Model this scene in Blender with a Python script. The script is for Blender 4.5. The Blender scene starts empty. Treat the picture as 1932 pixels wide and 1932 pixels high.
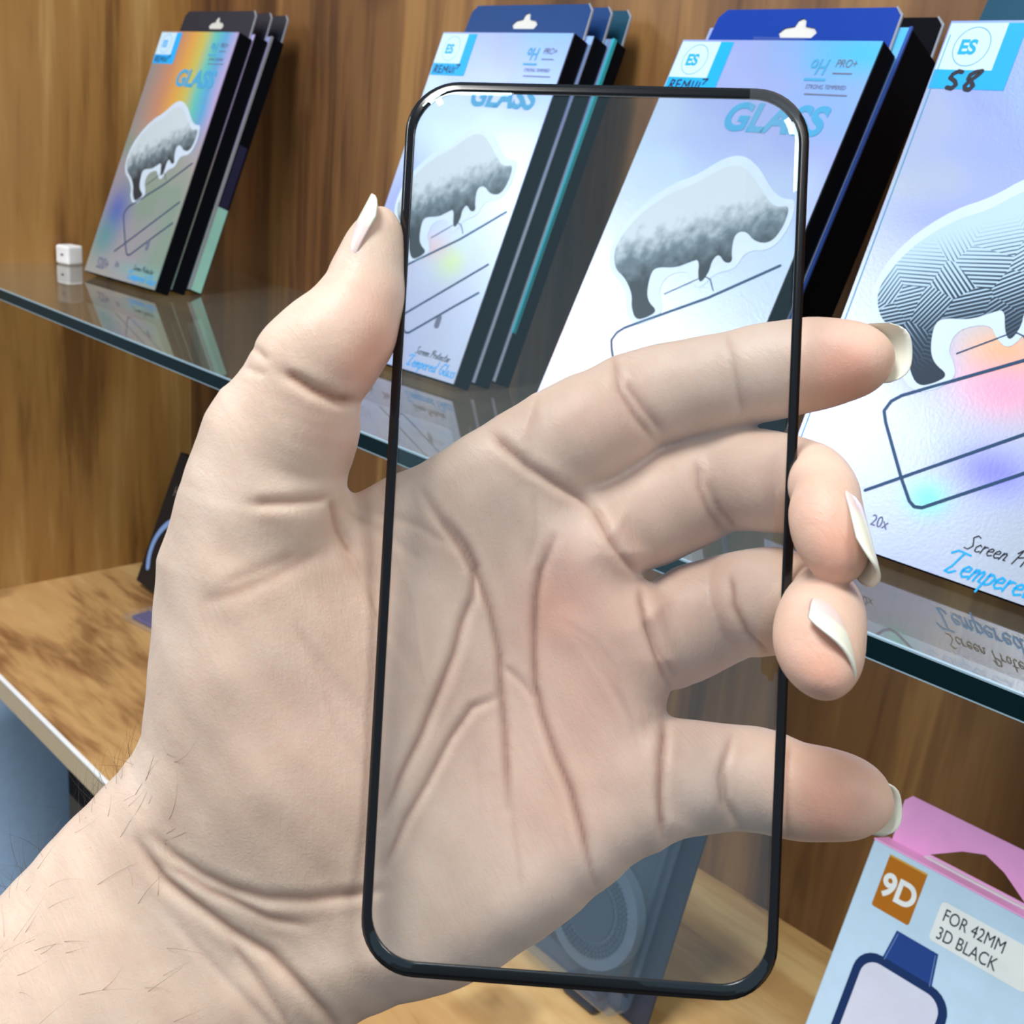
import bpy, bmesh, math, random
import numpy as np
from mathutils import Matrix, Vector

sc = bpy.context.scene
COL = sc.collection
random.seed(7)
RNG = np.random.default_rng(7)

# ----------------------------------------------------------------- camera
ZG = 1.20                      # height of the glass shelf's top above the floor
FPX = 2205.2                   # focal length in pixels of a 1932 px frame
YAW, PITCH, ROLL = -0.79718, 0.312888, 0.0875559
CAM = np.array([1.022, -0.5292, ZG + 0.14])
_w = np.array([math.sin(YAW) * math.cos(PITCH), math.cos(YAW) * math.cos(PITCH), -math.sin(PITCH)])
_r0 = np.array([math.cos(YAW), -math.sin(YAW), 0.0])
_u0 = np.cross(_r0, _w)
_r = _r0 * math.cos(ROLL) + _u0 * math.sin(ROLL)
_u = -_r0 * math.sin(ROLL) + _u0 * math.cos(ROLL)
RCAM = np.stack([_r, _u, -_w], 1)          # columns: camera x, y, z in the world
cam_data = bpy.data.cameras.new('camera')
cam_data.sensor_width = 36.0
cam_data.lens = FPX / 1932 * 36
cam_data.clip_start = 0.01
cam_data.dof.use_dof = True
cam_data.dof.focus_distance = 0.25
cam_data.dof.aperture_fstop = 52
cam = bpy.data.objects.new('camera', cam_data)
M = Matrix.Identity(4)
for i in range(3):
    for j in range(3):
        M[i][j] = RCAM[i, j]
    M[i][3] = CAM[i]
cam.matrix_world = M
COL.objects.link(cam)
sc.camera = cam

# ----------------------------------------------------------------- light
world = bpy.data.worlds.new('shop_light')
sc.world = world
world.use_nodes = True
world.node_tree.nodes['Background'].inputs[0].default_value = (0.72, 0.88, 1.0, 1)
world.node_tree.nodes['Background'].inputs[1].default_value = 0.38

def area(name, loc, target, sx, sy, power, color=(1, 1, 1)):
    d = bpy.data.lights.new(name, 'AREA')
    d.shape = 'RECTANGLE'; d.size = sx; d.size_y = sy; d.energy = power; d.color = color
    o = bpy.data.objects.new(name, d)
    o.location = loc
    o.rotation_euler = (Vector(target) - Vector(loc)).to_track_quat('-Z', 'Y').to_euler()
    COL.objects.link(o)
    return o
# a long tube over the counter to the left, two ceiling panels
tube = area('tube_lamp', (-0.22, -1.105, ZG + 0.685), (0.72, -0.1, ZG + 0.08), 0.80, 0.07, 4.0, (0.93, 0.97, 1))
_x = Vector((0.66, -0.53, -0.29)).normalized()
_z = (Vector(tube.location) - Vector((0.72, -0.1, ZG + 0.08))); _z = (_z - _x * _z.dot(_x)).normalized(); _y = _z.cross(_x)
tube.rotation_euler = Matrix((_x, _y, _z)).transposed().to_euler()
area('ceiling_panel', (0.70, -1.05, 2.75), (0.75, -0.25, ZG), 0.6, 0.6, 31, (1, 0.98, 0.95))
area('ceiling_panel', (2.35, -0.42, 2.75), (0.3, -0.1, ZG), 0.6, 0.6, 15, (1, 0.96, 0.9))

vs = sc.view_settings
vs.view_transform = 'Standard'; vs.look = 'None'; vs.gamma = 1; vs.use_curve_mapping = False
vs.exposure = 0.09
sc.cycles.adaptive_threshold = 0.06; sc.cycles.max_bounces = 6; sc.cycles.diffuse_bounces = 2; sc.cycles.glossy_bounces = 3; sc.cycles.transmission_bounces = 4; sc.cycles.transparent_max_bounces = 16

# ----------------------------------------------------------------- helpers
def srgb(r, g, b):
    f = lambda c: ((c / 255 + 0.055) / 1.055) ** 2.4 if c > 10 else c / 255 / 12.92
    return (f(r), f(g), f(b), 1)

def cam2world(p):
    return CAM + np.asarray(p) @ RCAM.T

def px_dir(px, py):
    return _r * (px - 966) / FPX - _u * (py - 966) / FPX + _w

def at_depth(px, py, d):
    return CAM + px_dir(px, py) * d

def at_z(px, py, z):
    d = px_dir(px, py)
    return CAM + d * ((z - CAM[2]) / d[2])

class Mat:
    def __init__(self, name):
        self.m = bpy.data.materials.new(name)
        self.m.use_nodes = True
        self.t = self.m.node_tree
        self.p = self.t.nodes['Principled BSDF']
        self.out = self.t.nodes['Material Output']
    def n(self, typ, **kw):
        nd = self.t.nodes.new(typ)
        for k, v in kw.items():
            if k.startswith('i_'):
                key = k[2:]
                key = int(key) if key.isdigit() else key
                nd.inputs[key].default_value = v
            else:
                setattr(nd, k, v)
        return nd
    def l(self, a, b):
        self.t.links.new(a, b)
    def set(self, **kw):
        for k, v in kw.items():
            self.p.inputs[k.replace('_', ' ')].default_value = v
    def math(self, op, a, b=None, c=None):
        nd = self.n('ShaderNodeMath', operation=op)
        for i, v in enumerate((a, b, c)):
            if v is None: continue
            if isinstance(v, (int, float)): nd.inputs[i].default_value = v
            else: self.l(v, nd.inputs[i])
        return nd.outputs[0]
    def ramp(self, fac, stops, mode='LINEAR'):
        nd = self.n('ShaderNodeValToRGB')
        cr = nd.color_ramp; cr.interpolation = mode
        while len(cr.elements) < len(stops): cr.elements.new(0.5)
        for e, (pos, col) in zip(cr.elements, stops):
            e.position = pos; e.color = col
        self.l(fac, nd.inputs[0])
        return nd.outputs[0]
    def mix(self, fac, a, b, mode='MIX'):
        nd = self.n('ShaderNodeMix', data_type='RGBA', blend_type=mode)
        for i, v in ((0, fac), (6, a), (7, b)):
            if isinstance(v, (int, float, tuple)): nd.inputs[i].default_value = v
            else: self.l(v, nd.inputs[i])
        return nd.outputs[2]
    def bump(self, h, strength=0.3, dist=0.001):
        nd = self.n('ShaderNodeBump')
        nd.inputs['Strength'].default_value = strength
        nd.inputs['Distance'].default_value = dist
        self.l(h, nd.inputs['Height']); self.l(nd.outputs[0], self.p.inputs['Normal'])

def plain(name, col, rough=0.5, metal=0.0, spec=0.5):
    a = Mat(name)
    a.set(Base_Color=col, Roughness=rough, Metallic=metal, Specular_IOR_Level=spec)
    # faint mottling so that no surface is one flat value
    no = a.n('ShaderNodeTexNoise', i_Scale=90.0, i_Detail=3.0)
    tc = a.n('ShaderNodeTexCoord'); a.l(tc.outputs['Object'], no.inputs['Vector'])
    f = a.math('MULTIPLY_ADD', no.outputs[0], 0.16, 0.92)
    c = a.n('ShaderNodeMix', data_type='RGBA', blend_type='MULTIPLY')
    c.inputs[0].default_value = 1; c.inputs[6].default_value = col
    a.l(f, c.inputs[7]); a.l(c.outputs[2], a.p.inputs['Base Color'])
    return a.m

def link(name, me, mat=None, parent=None):
    o = bpy.data.objects.new(name, me)
    COL.objects.link(o)
    if mat is not None and not me.materials: me.materials.append(mat)
    if parent is not None: o.parent = parent
    return o

def tag(o, label=None, cat=None, group=None, kind=None):
    if label: o['label'] = label
    if cat: o['category'] = cat
    if group: o['group'] = group
    if kind: o['kind'] = kind
    return o

def empty(name, loc, rot=(0, 0, 0)):
    o = bpy.data.objects.new(name, None)
    o.location = loc; o.rotation_euler = rot; o.empty_display_size = 0.02
    COL.objects.link(o)
    return o

def mesh_from(name, verts, faces, smooth=False):
    me = bpy.data.meshes.new(name)
    me.from_pydata([tuple(map(float, v)) for v in verts], [], faces)
    me.validate(); me.update()
    if smooth:
        me.polygons.foreach_set('use_smooth', [True] * len(me.polygons))
    return me

def box_bm(bm, x0, x1, y0, y1, z0, z1):
    v = [bm.verts.new(p) for p in ((x0, y0, z0), (x1, y0, z0), (x1, y1, z0), (x0, y1, z0), (x0, y0, z1), (x1, y0, z1), (x1, y1, z1), (x0, y1, z1))]
    for f in ((3, 2, 1, 0), (4, 5, 6, 7), (0, 1, 5, 4), (1, 2, 6, 5), (2, 3, 7, 6), (3, 0, 4, 7)):
        bm.faces.new([v[i] for i in f])

def box(name, x0, x1, y0, y1, z0, z1, bevel=0.0, segs=2):
    bm = bmesh.new()
    box_bm(bm, x0, x1, y0, y1, z0, z1)
    if bevel: bmesh.ops.bevel(bm, geom=list(bm.edges), offset=bevel, segments=segs, affect='EDGES', profile=0.5)
    me = bpy.data.meshes.new(name); bm.to_mesh(me); bm.free()
    return me

def prism(name, pts, d0, d1, holes=(), bevel=0.0):
    """outline in local x,z extruded along y from d0 to d1 (holes bridged by boundary fill)"""
    bm = bmesh.new()
    loops = []
    edges = []
    for pl in [pts] + list(holes):
        vs_ = [bm.verts.new((p[0], d0, p[1])) for p in pl]
        es = [bm.edges.new((vs_[i], vs_[(i + 1) % len(vs_)])) for i in range(len(vs_))]
        loops.append(vs_); edges += es
    if holes:
        bmesh.ops.triangle_fill(bm, use_beauty=True, use_dissolve=False, edges=edges)
    else:
        bm.faces.new(loops[0])
    faces = list(bm.faces)
    if d1 != d0:
        r = bmesh.ops.extrude_face_region(bm, geom=faces)
        nv = [g for g in r['geom'] if isinstance(g, bmesh.types.BMVert)]
        for v in nv: v.co.y = d1
    bmesh.ops.recalc_face_normals(bm, faces=list(bm.faces))
    me = bpy.data.meshes.new(name); bm.to_mesh(me); bm.free()
    return me

def ribbon(name, lines, width, y, thick=0.0):
    """polylines (x,z) drawn as flat strokes with round joints, joined into one print"""
    bm = bmesh.new()
    for pl in lines:
        pl = [np.array(p, float) for p in pl]
        w_ = width
        for a, b in zip(pl[:-1], pl[1:]):
            d = b - a; L = np.linalg.norm(d)
            if L < 1e-9: continue
            d /= L; n = np.array([-d[1], d[0]]) * w_ / 2
            q = [a + n, b + n, b - n, a - n]
            f = bm.faces.new([bm.verts.new((p[0], y, p[1])) for p in q])
        for k, p in enumerate(pl):
            vs_ = [bm.verts.new((p[0] + math.cos(t) * w_ / 2, y - 1e-6 * (k % 2 + 1), p[1] + math.sin(t) * w_ / 2)) for t in np.linspace(0, 2 * math.pi, 9)[:-1]]
            bm.faces.new(vs_)
    me = bpy.data.meshes.new(name); bm.to_mesh(me); bm.free()
    return me

def text_mesh(name, s, size, x, z, y, shear=0.0, offset=0.0, xscale=1.0, rot=0.0):
    cu = bpy.data.curves.new(name, 'FONT')
    cu.body = s; cu.size = size; cu.shear = shear; cu.offset = offset
    cu.fill_mode = 'FRONT'
    o = bpy.data.objects.new(name, cu); COL.objects.link(o)
    dg = bpy.context.evaluated_depsgraph_get()
    me0 = o.evaluated_get(dg).to_mesh()
    vs_ = []
    cr, sr = math.cos(rot), math.sin(rot)
    for v in me0.vertices:
        a, b = v.co.x * xscale, v.co.y
        vs_.append((x + a * cr - b * sr, y, z + a * sr + b * cr))
    fs = [tuple(p.vertices) for p in me0.polygons]
    o.evaluated_get(dg).to_mesh_clear()
    bpy.data.objects.remove(o); bpy.data.curves.remove(cu)
    return mesh_from(name, vs_, fs)

def round_rect(x0, x1, z0, z1, r, n=6):
    pts = []
    for cx, cz, a0 in ((x1 - r, z1 - r, 0), (x0 + r, z1 - r, 90), (x0 + r, z0 + r, 180), (x1 - r, z0 + r, 270)):
        for k in range(n + 1):
            a = math.radians(a0 + 90 * k / n)
            pts.append((cx + r * math.cos(a), cz + r * math.sin(a)))
    return pts

# ----------------------------------------------------------------- materials
def wood(name, dark, mid, light, scale=(20, 20, 1.6), shift=(0, 0, 0), rough=0.42):
    a = Mat(name)
    tc = a.n('ShaderNodeTexCoord')
    mp = a.n('ShaderNodeMapping'); mp.inputs['Scale'].default_value = scale; mp.inputs['Location'].default_value = shift
    a.l(tc.outputs['Object'], mp.inputs[0])
    n1 = a.n('ShaderNodeTexNoise', i_Scale=0.55, i_Detail=4.0, i_Roughness=0.55, i_Distortion=1.6); a.l(mp.outputs[0], n1.inputs['Vector'])
    n2 = a.n('ShaderNodeTexNoise', i_Scale=6.0, i_Detail=3.0, i_Roughness=0.6, i_Distortion=0.4); a.l(mp.outputs[0], n2.inputs['Vector'])
    # knots: voronoi stretched along the grain
    mp2 = a.n('ShaderNodeMapping'); mp2.inputs['Scale'].default_value = tuple(s * (0.42 if s > 4 else 3.0) for s in scale); a.l(tc.outputs['Object'], mp2.inputs[0])
    nd = a.n('ShaderNodeTexNoise', i_Scale=2.0, i_Detail=2.0); a.l(mp2.outputs[0], nd.inputs['Vector'])
    ad = a.n('ShaderNodeVectorMath', operation='MULTIPLY_ADD'); a.l(nd.outputs['Color'], ad.inputs[0]); ad.inputs[1].default_value = (0.5, 0.5, 0.5); a.l(mp2.outputs[0], ad.inputs[2])
    vo = a.n('ShaderNodeTexVoronoi', i_Scale=1.0); a.l(ad.outputs[0], vo.inputs['Vector'])
    knot = a.ramp(vo.outputs['Distance'], [(0.0, (1, 1, 1, 1)), (0.08, (0.7, 0.7, 0.7, 1)), (0.22, (0, 0, 0, 1))], 'EASE')
    g = a.math('MULTIPLY_ADD', n2.outputs[0], 0.20, a.math('MULTIPLY', n1.outputs[0], 0.80))
    c = a.ramp(g, [(0.36, dark), (0.50, mid), (0.66, light)], 'EASE')
    c2 = a.mix(a.math('MULTIPLY', knot, 0.6), c, tuple(v * 0.45 for v in dark[:3]) + (1,))
    a.l(c2, a.p.inputs['Base Color'])
    a.set(Roughness=rough)
    a.bump(n2.outputs[0], 0.12, 0.0006)
    return a.m

WOOD_BACK = wood('wood_back', srgb(82, 54, 34), srgb(124, 86, 52), srgb(160, 118, 70))  # darker copy of the laminate; the back wall's dimmer light is in the colour
WOOD_LEFT = wood('wood_left', srgb(118, 80, 40), srgb(166, 122, 66), srgb(196, 158, 100), shift=(3, 5, 0.4))  # lighter copy; the left wall's brighter light is put into the wood colour
WOOD_BOARD = wood('wood_board', srgb(132, 90, 54), srgb(196, 154, 102), srgb(220, 186, 132), scale=(3.2, 17, 17), shift=(1.3, 0.2, 0))
TAN = plain('edge_band', srgb(205, 182, 150), 0.5)
WHITE = plain('white_plastic', srgb(240, 242, 245), 0.35)
DARKCARD = plain('dark_card', srgb(7, 10, 18), 0.7, 0.0, 0.06)
DARKBLUE = plain('dark_blue_card', srgb(22, 30, 66), 0.4)
TABBLUE = plain('tab_blue', srgb(24, 66, 128), 0.3, 0.3)
TABTEAL = plain('tab_teal', srgb(20, 74, 100), 0.3, 0.3)
TABDEEP = plain('tab_deep_blue', srgb(12, 62, 168), 0.28, 0.3)
TABNIGHT = plain('tab_night', srgb(20, 32, 50), 0.35)
MINT = plain('mint_label', srgb(148, 206, 196), 0.35)
PALE = plain('pale_foil', srgb(214, 214, 210), 0.4, 0.2)
CYAN = plain('cyan_ink', srgb(0, 164, 240), 0.35)
TEALINK = plain('teal_ink', srgb(60, 152, 200), 0.4)
INK = plain('black_ink', srgb(10, 14, 34), 0.4)
GREYINK = plain('grey_ink', srgb(96, 100, 128), 0.5)
LINEINK = plain('line_ink', srgb(28, 66, 104), 0.35, 0.2)
LOGOWHITE = plain('logo_ground', srgb(196, 226, 248), 0.3, 0.1)
HALO = plain('halo_ink', srgb(200, 218, 238), 0.35, 0.2)
SEAL = plain('wrap_edge', srgb(150, 156, 170), 0.25, 0.2)

def foil(name, base_stops, band=None, patch=None, rough=0.30, metal=0.55):
    """holographic foil: its rainbow sheen is painted as fixed base colours across the panel"""
    a = Mat(name)
    tc = a.n('ShaderNodeTexCoord'); sp = a.n('ShaderNodeSeparateXYZ'); a.l(tc.outputs['Object'], sp.inputs[0])
    u = a.math('DIVIDE', sp.outputs[0], 0.109); v = a.math('DIVIDE', sp.outputs[2], 0.2032)
    no = a.n('ShaderNodeTexNoise', i_Scale=16.0, i_Detail=2.0); a.l(tc.outputs['Object'], no.inputs['Vector'])
    s = a.math('ADD', a.math('MULTIPLY_ADD', u, 0.25, a.math('MULTIPLY', v, 0.75)), a.math('MULTIPLY_ADD', no.outputs[0], 0.55, -0.275))
    c = a.ramp(s, base_stops)
    if band:
        su = a.math('ADD', u, a.math('MULTIPLY_ADD', no.outputs[0], 0.12, -0.06))
        cb = a.ramp(su, band[0])
        f = a.ramp(v, [(band[1], (0, 0, 0, 1)), (band[2], (1, 1, 1, 1))], 'EASE')
        c = a.mix(f, c, cb)
    if patch:
        # a patch of painted rainbow sheen around one place of the panel
        for (pu, pv, ru, rv, col, amt) in patch:
            dx = a.math('DIVIDE', a.math('SUBTRACT', u, pu), ru); dv = a.math('DIVIDE', a.math('SUBTRACT', v, pv), rv)
            d2 = a.math('ADD', a.math('MULTIPLY', dx, dx), a.math('MULTIPLY', dv, dv))
            g = a.math('MULTIPLY', a.math('EXPONENT', a.math('MULTIPLY', d2, -1.0)), amt)
            c = a.mix(g, c, col)
    a.l(c, a.p.inputs['Base Color'])
    a.set(Metallic=metal, Roughness=rough)
    n2 = a.n('ShaderNodeTexNoise', i_Scale=900.0, i_Detail=2.0); a.l(tc.outputs['Object'], n2.inputs['Vector'])
    a.bump(n2.outputs[0], 0.10, 0.0004)
    return a.m

LAV, SKYB, PALEB, SILV = srgb(172, 186, 248), srgb(140, 200, 250), srgb(196, 220, 248), srgb(196, 204, 220)
FOIL_L = foil('foil_rainbow', [(0.0, srgb(190, 196, 190)), (0.25, srgb(178, 178, 196)), (0.42, srgb(150, 180, 170)), (0.55, srgb(188, 186, 190)), (0.8, srgb(176, 176, 186))],
    ([(0.05, srgb(172, 166, 172)), (0.30, srgb(222, 164, 134)), (0.46, srgb(246, 190, 100)), (0.60, srgb(222, 218, 116)), (0.74, srgb(110, 222, 220)), (0.86, srgb(100, 190, 255)), (0.98, srgb(196, 190, 250))], 0.46, 0.70),
    [(0.18, 0.26, 0.16, 0.10, srgb(92, 122, 226), 0.9), (0.12, 0.15, 0.16, 0.08, srgb(100, 176, 190), 0.8), (0.75, 0.05, 0.3, 0.03, srgb(140, 206, 214), 0.8)])
FOIL_M = foil('foil_lavender', [(0.0, srgb(178, 196, 244)), (0.35, srgb(196, 204, 232)), (0.6, PALEB), (0.85, LAV), (1.0, SKYB)], None,
    [(0.68, 0.33, 0.12, 0.05, srgb(206, 232, 160), 0.75), (0.5, 0.36, 0.12, 0.04, srgb(232, 190, 190), 0.6), (0.15, 0.5, 0.2, 0.12, srgb(150, 168, 250), 0.8)])
FOIL_T = foil('foil_blue', [(0.0, srgb(204, 206, 226)), (0.35, SILV), (0.6, PALEB), (0.82, LAV), (1.0, srgb(110, 190, 255))], None,
    [(0.15, 0.22, 0.2, 0.06, srgb(240, 160, 160), 0.7), (0.3, 0.17, 0.1, 0.06, srgb(200, 240, 190), 0.6), (0.95, 0.97, 0.25, 0.05, srgb(70, 205, 255), 0.8)])
FOIL_S = foil('foil_silver', [(0.0, srgb(178, 190, 246)), (0.3, srgb(196, 206, 228)), (0.55, srgb(188, 200, 216)), (0.75, srgb(160, 176, 244)), (1.0, srgb(150, 205, 252))], None,
    [(0.62, 0.40, 0.15, 0.05, srgb(255, 190, 130), 0.9), (0.66, 0.34, 0.16, 0.05, srgb(255, 172, 205), 0.9), (0.72, 0.20, 0.14, 0.045, srgb(140, 140, 255), 0.9), (0.55, 0.125, 0.07, 0.03, srgb(130, 230, 215), 0.9), (0.35, 0.35, 0.10, 0.05, srgb(168, 168, 255), 0.8), (0.30, 0.62, 0.3, 0.05, srgb(150, 165, 250), 0.6)])

def hatch_mat():
    a = Mat('rhino_engraving')
    tc = a.n('ShaderNodeTexCoord')
    mp = a.n('ShaderNodeMapping'); mp.inputs['Scale'].default_value = (1, 0.0, 1); a.l(tc.outputs['Object'], mp.inputs[0])
    vo = a.n('ShaderNodeTexVoronoi', i_Scale=70.0); a.l(mp.outputs[0], vo.inputs['Vector'])
    sc_ = a.n('ShaderNodeSeparateColor'); a.l(vo.outputs['Color'], sc_.inputs[0])
    ang = a.math('MULTIPLY', sc_.outputs[0], 6.28)
    vr = a.n('ShaderNodeVectorRotate', rotation_type='Y_AXIS'); a.l(mp.outputs[0], vr.inputs['Vector']); a.l(ang, vr.inputs['Angle'])
    sx = a.n('ShaderNodeSeparateXYZ'); a.l(vr.outputs[0], sx.inputs[0])
    w = a.math('SINE', a.math('MULTIPLY', sx.outputs[0], 4200.0))
    sp = a.n('ShaderNodeSeparateXYZ'); a.l(tc.outputs['Object'], sp.inputs[0])
    # belly and legs are printed darker than the back
    k = a.math('SUBTRACT', sp.outputs[2], a.math('MULTIPLY_ADD', sp.outputs[0], 0.42, 0.077))
    k = a.math('MULTIPLY', k, 26.0)
    f = a.math('ADD', a.math('MULTIPLY', w, 0.42), a.math('ADD', k, 0.36))
    c = a.ramp(f, [(0.10, srgb(22, 42, 62)), (0.45, srgb(66, 96, 122)), (0.80, srgb(176, 204, 226))])
    a.l(c, a.p.inputs['Base Color'])
    a.set(Roughness=0.4, Metallic=0.15)
    return a.m
HATCH = hatch_mat()
def rhino_soft():
    a = Mat('rhino_print_soft')
    tc = a.n('ShaderNodeTexCoord'); sp = a.n('ShaderNodeSeparateXYZ'); a.l(tc.outputs['Object'], sp.inputs[0])
    no = a.n('ShaderNodeTexNoise', i_Scale=160.0, i_Detail=4.0); a.l(tc.outputs['Object'], no.inputs['Vector'])
    k = a.math('MULTIPLY', a.math('SUBTRACT', sp.outputs[2], a.math('MULTIPLY_ADD', sp.outputs[0], 0.42, 0.077)), 26.0)
    f = a.math('ADD', a.math('MULTIPLY_ADD', no.outputs[0], 0.8, -0.4), a.math('ADD', k, 0.36))
    a.l(a.ramp(f, [(0.10, srgb(36, 46, 56)), (0.45, srgb(98, 116, 128)), (0.85, srgb(190, 204, 214))]), a.p.inputs['Base Color'])
    a.set(Roughness=0.4, Metallic=0.15)
    return a.m
RSOFT = rhino_soft()

def thin_glass(name, tint, ior, rough=0.0, haze=0.0, hazecol=(1, 1, 1, 1), gloss=(1, 1, 1, 1)):
    a = Mat(name)
    a.t.nodes.remove(a.p)
    tr = a.n('ShaderNodeBsdfTransparent'); tr.inputs[0].default_value = tint
    gl = a.n('ShaderNodeBsdfGlossy'); gl.inputs['Roughness'].default_value = rough; gl.inputs['Color'].default_value = gloss
    # thin pane: Schlick reflectance from either side
    ge = a.n('ShaderNodeNewGeometry'); dt = a.n('ShaderNodeVectorMath', operation='DOT_PRODUCT')
    a.l(ge.outputs['Normal'], dt.inputs[0]); a.l(ge.outputs['Incoming'], dt.inputs[1])
    f0 = ((ior - 1) / (ior + 1)) ** 2
    om = a.math('SUBTRACT', 1.0, a.math('ABSOLUTE', dt.outputs['Value']))
    fr = a.math('MULTIPLY_ADD', a.math('POWER', om, 5.0), 1 - f0, f0)
    mx = a.n('ShaderNodeMixShader')
    a.l(fr, mx.inputs[0]); a.l(tr.outputs[0], mx.inputs[1]); a.l(gl.outputs[0], mx.inputs[2])
    last = mx.outputs[0]
    if haze:
        df = a.n('ShaderNodeBsdfDiffuse'); df.inputs[0].default_value = hazecol
        m2 = a.n('ShaderNodeMixShader'); m2.inputs[0].default_value = haze
        a.l(last, m2.inputs[1]); a.l(df.outputs[0], m2.inputs[2]); last = m2.outputs[0]
    a.l(last, a.out.inputs[0])
    return a.m
SHELFGLASS = thin_glass('shelf_glass', (0.91, 0.96, 0.94, 1), 1.85, 0.01, 0.05, srgb(190, 190, 180))
SCREENGLASS = thin_glass('screen_glass', (0.985, 0.99, 0.99, 1), 1.72, 0.0, gloss=(0.66, 0.90, 1.0, 1))
CLEARFILM = thin_glass('clear_film', (0.96, 0.97, 0.98, 1), 1.45, 0.06, 0.05, srgb(230, 236, 245))
CLEARPACK = thin_glass('clear_pack', (0.86, 0.90, 0.95, 1), 1.5, 0.08, 0.10, srgb(150, 170, 195))
GLASSEDGE = Mat('glass_edge'); GLASSEDGE.set(Base_Color=srgb(2, 28, 34), Roughness=0.3, Specular_IOR_Level=0.12); GLASSEDGE = GLASSEDGE.m
GLASSRIM = plain('glass_rim', srgb(150, 176, 190), 0.2)
BLACKRIM = Mat('black_border'); BLACKRIM.set(Base_Color=srgb(6, 7, 14), Roughness=0.18); BLACKRIM = BLACKRIM.m

# ----------------------------------------------------------------- setting
ZB = ZG - 0.294                # top of the wooden board below
YW = 0.018                     # face of the back wall
def struct(name, me, mat, loc=(0, 0, 0)):
    o = link(name, me, mat); o.location = loc
    return tag(o, kind='structure')
struct('wall_back', box('wall_back', -0.02, 1.75, YW, YW + 0.02, 0.0, 1.90), WOOD_BACK)
struct('wall_left', box('wall_left', -0.02, 0.0, -0.26, YW, ZB, 1.90), WOOD_LEFT)
struct('wall_lower', box('wall_lower', -1.4, -0.02, 0.30, 0.32, 0.0, 1.2), plain('dark_panel', srgb(14, 18, 28), 0.6))
struct('floor', box('floor', -1.6, 2.6, -2.2, 0.4, -0.03, 0.0), plain('floor_tile', srgb(96, 92, 88), 0.5))

bd = empty('wooden_shelf', (0, 0, ZB))
tag(bd, 'wood-grain bottom shelf board with a pale front edge', 'shelf')
link('board', box('board', -0.02, 1.75, -0.236, YW, -0.018, 0.0), WOOD_BOARD, bd)
link('edge_band', box('edge_band', -0.02, 1.75, -0.2372, -0.236, -0.018, 0.0), TAN, bd)
link('edge_highlight', box('edge_highlight', -0.02, 1.75, -0.2378, -0.2345, -0.0002, 0.0009), WHITE, bd)  # thin white strip stands in for the highlight along the edge band

gs = empty('glass_shelf', (0, 0, ZG))
tag(gs, 'thick clear glass shelf with a dark green front edge', 'shelf')
YF = -0.2086; GT = 0.008
bm = bmesh.new(); 
for z in (0.0, -GT):
    q = [bm.verts.new(p) for p in ((0, YF, z), (1.75, YF, z), (1.75, YW, z), (0, YW, z))]
    bm.faces.new(q if z == 0 else q[::-1])
me = bpy.data.meshes.new('pane'); bm.to_mesh(me); bm.free()
link('pane', me, SHELFGLASS, gs)
link('polished_edge', box('polished_edge', 0.0, 1.75, YF - 0.0004, YF + 0.0006, -GT + 0.0005, -0.0005), GLASSEDGE, gs)
for z0, z1 in ((-0.0006, 0.0001), (-GT - 0.0001, -GT + 0.0006)):
    link('bevel_line', box('bevel_line', 0.0, 1.75, YF - 0.0003, YF + 0.0012, z0, z1), GLASSRIM, gs)

# ----------------------------------------------------------------- boxes
BW, BH, BT = 0.109, 0.2032, 0.0125
RHINO = [(53, 140), (43, 131.5), (31, 126), (20, 116), (14, 106), (11.5, 97), (13, 91), (17.5, 85), (25, 82), (33, 75), (35.5, 69), (41, 63.5), (47, 66), (51, 70), (44, 73), (40.5, 78), (38.5, 87), (41, 90), (51, 91), (58, 95), (62, 97), (65, 89), (68, 86), (70, 92), (69, 97), (71, 101), (76, 97), (80, 98), (77, 103), (75, 111), (80, 113), (87, 108.5), (95, 109), (98, 117), (97, 127), (91, 125), (85, 128), (79, 132.5), (72, 138), (63, 143)]
HALO_PTS = [(53, 145.5), (42, 136), (30, 130.5), (18, 119.5), (11, 108), (9, 97), (11, 89), (16, 83), (23, 80), (31, 73), (33, 66), (41, 61), (49, 64), (54, 70), (51, 75), (47, 79), (48, 87), (59, 91), (63, 86), (69, 83), (73, 92), (83, 95), (84, 104), (97, 106), (101, 117), (99, 130), (92, 129), (84, 133), (74, 142), (63, 147.5)]
def soften(pts, it=2):
    for _ in range(it):
        q = []
        for i in range(len(pts)):
            a, b = pts[i], pts[(i + 1) % len(pts)]
            q += [(a[0] * .75 + b[0] * .25, a[1] * .75 + b[1] * .25), (a[0] * .25 + b[0] * .75, a[1] * .25 + b[1] * .75)]
        pts = q
    return pts
mm = lambda pts: [(a * 1e-3, b * 1e-3) for a, b in pts]

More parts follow.
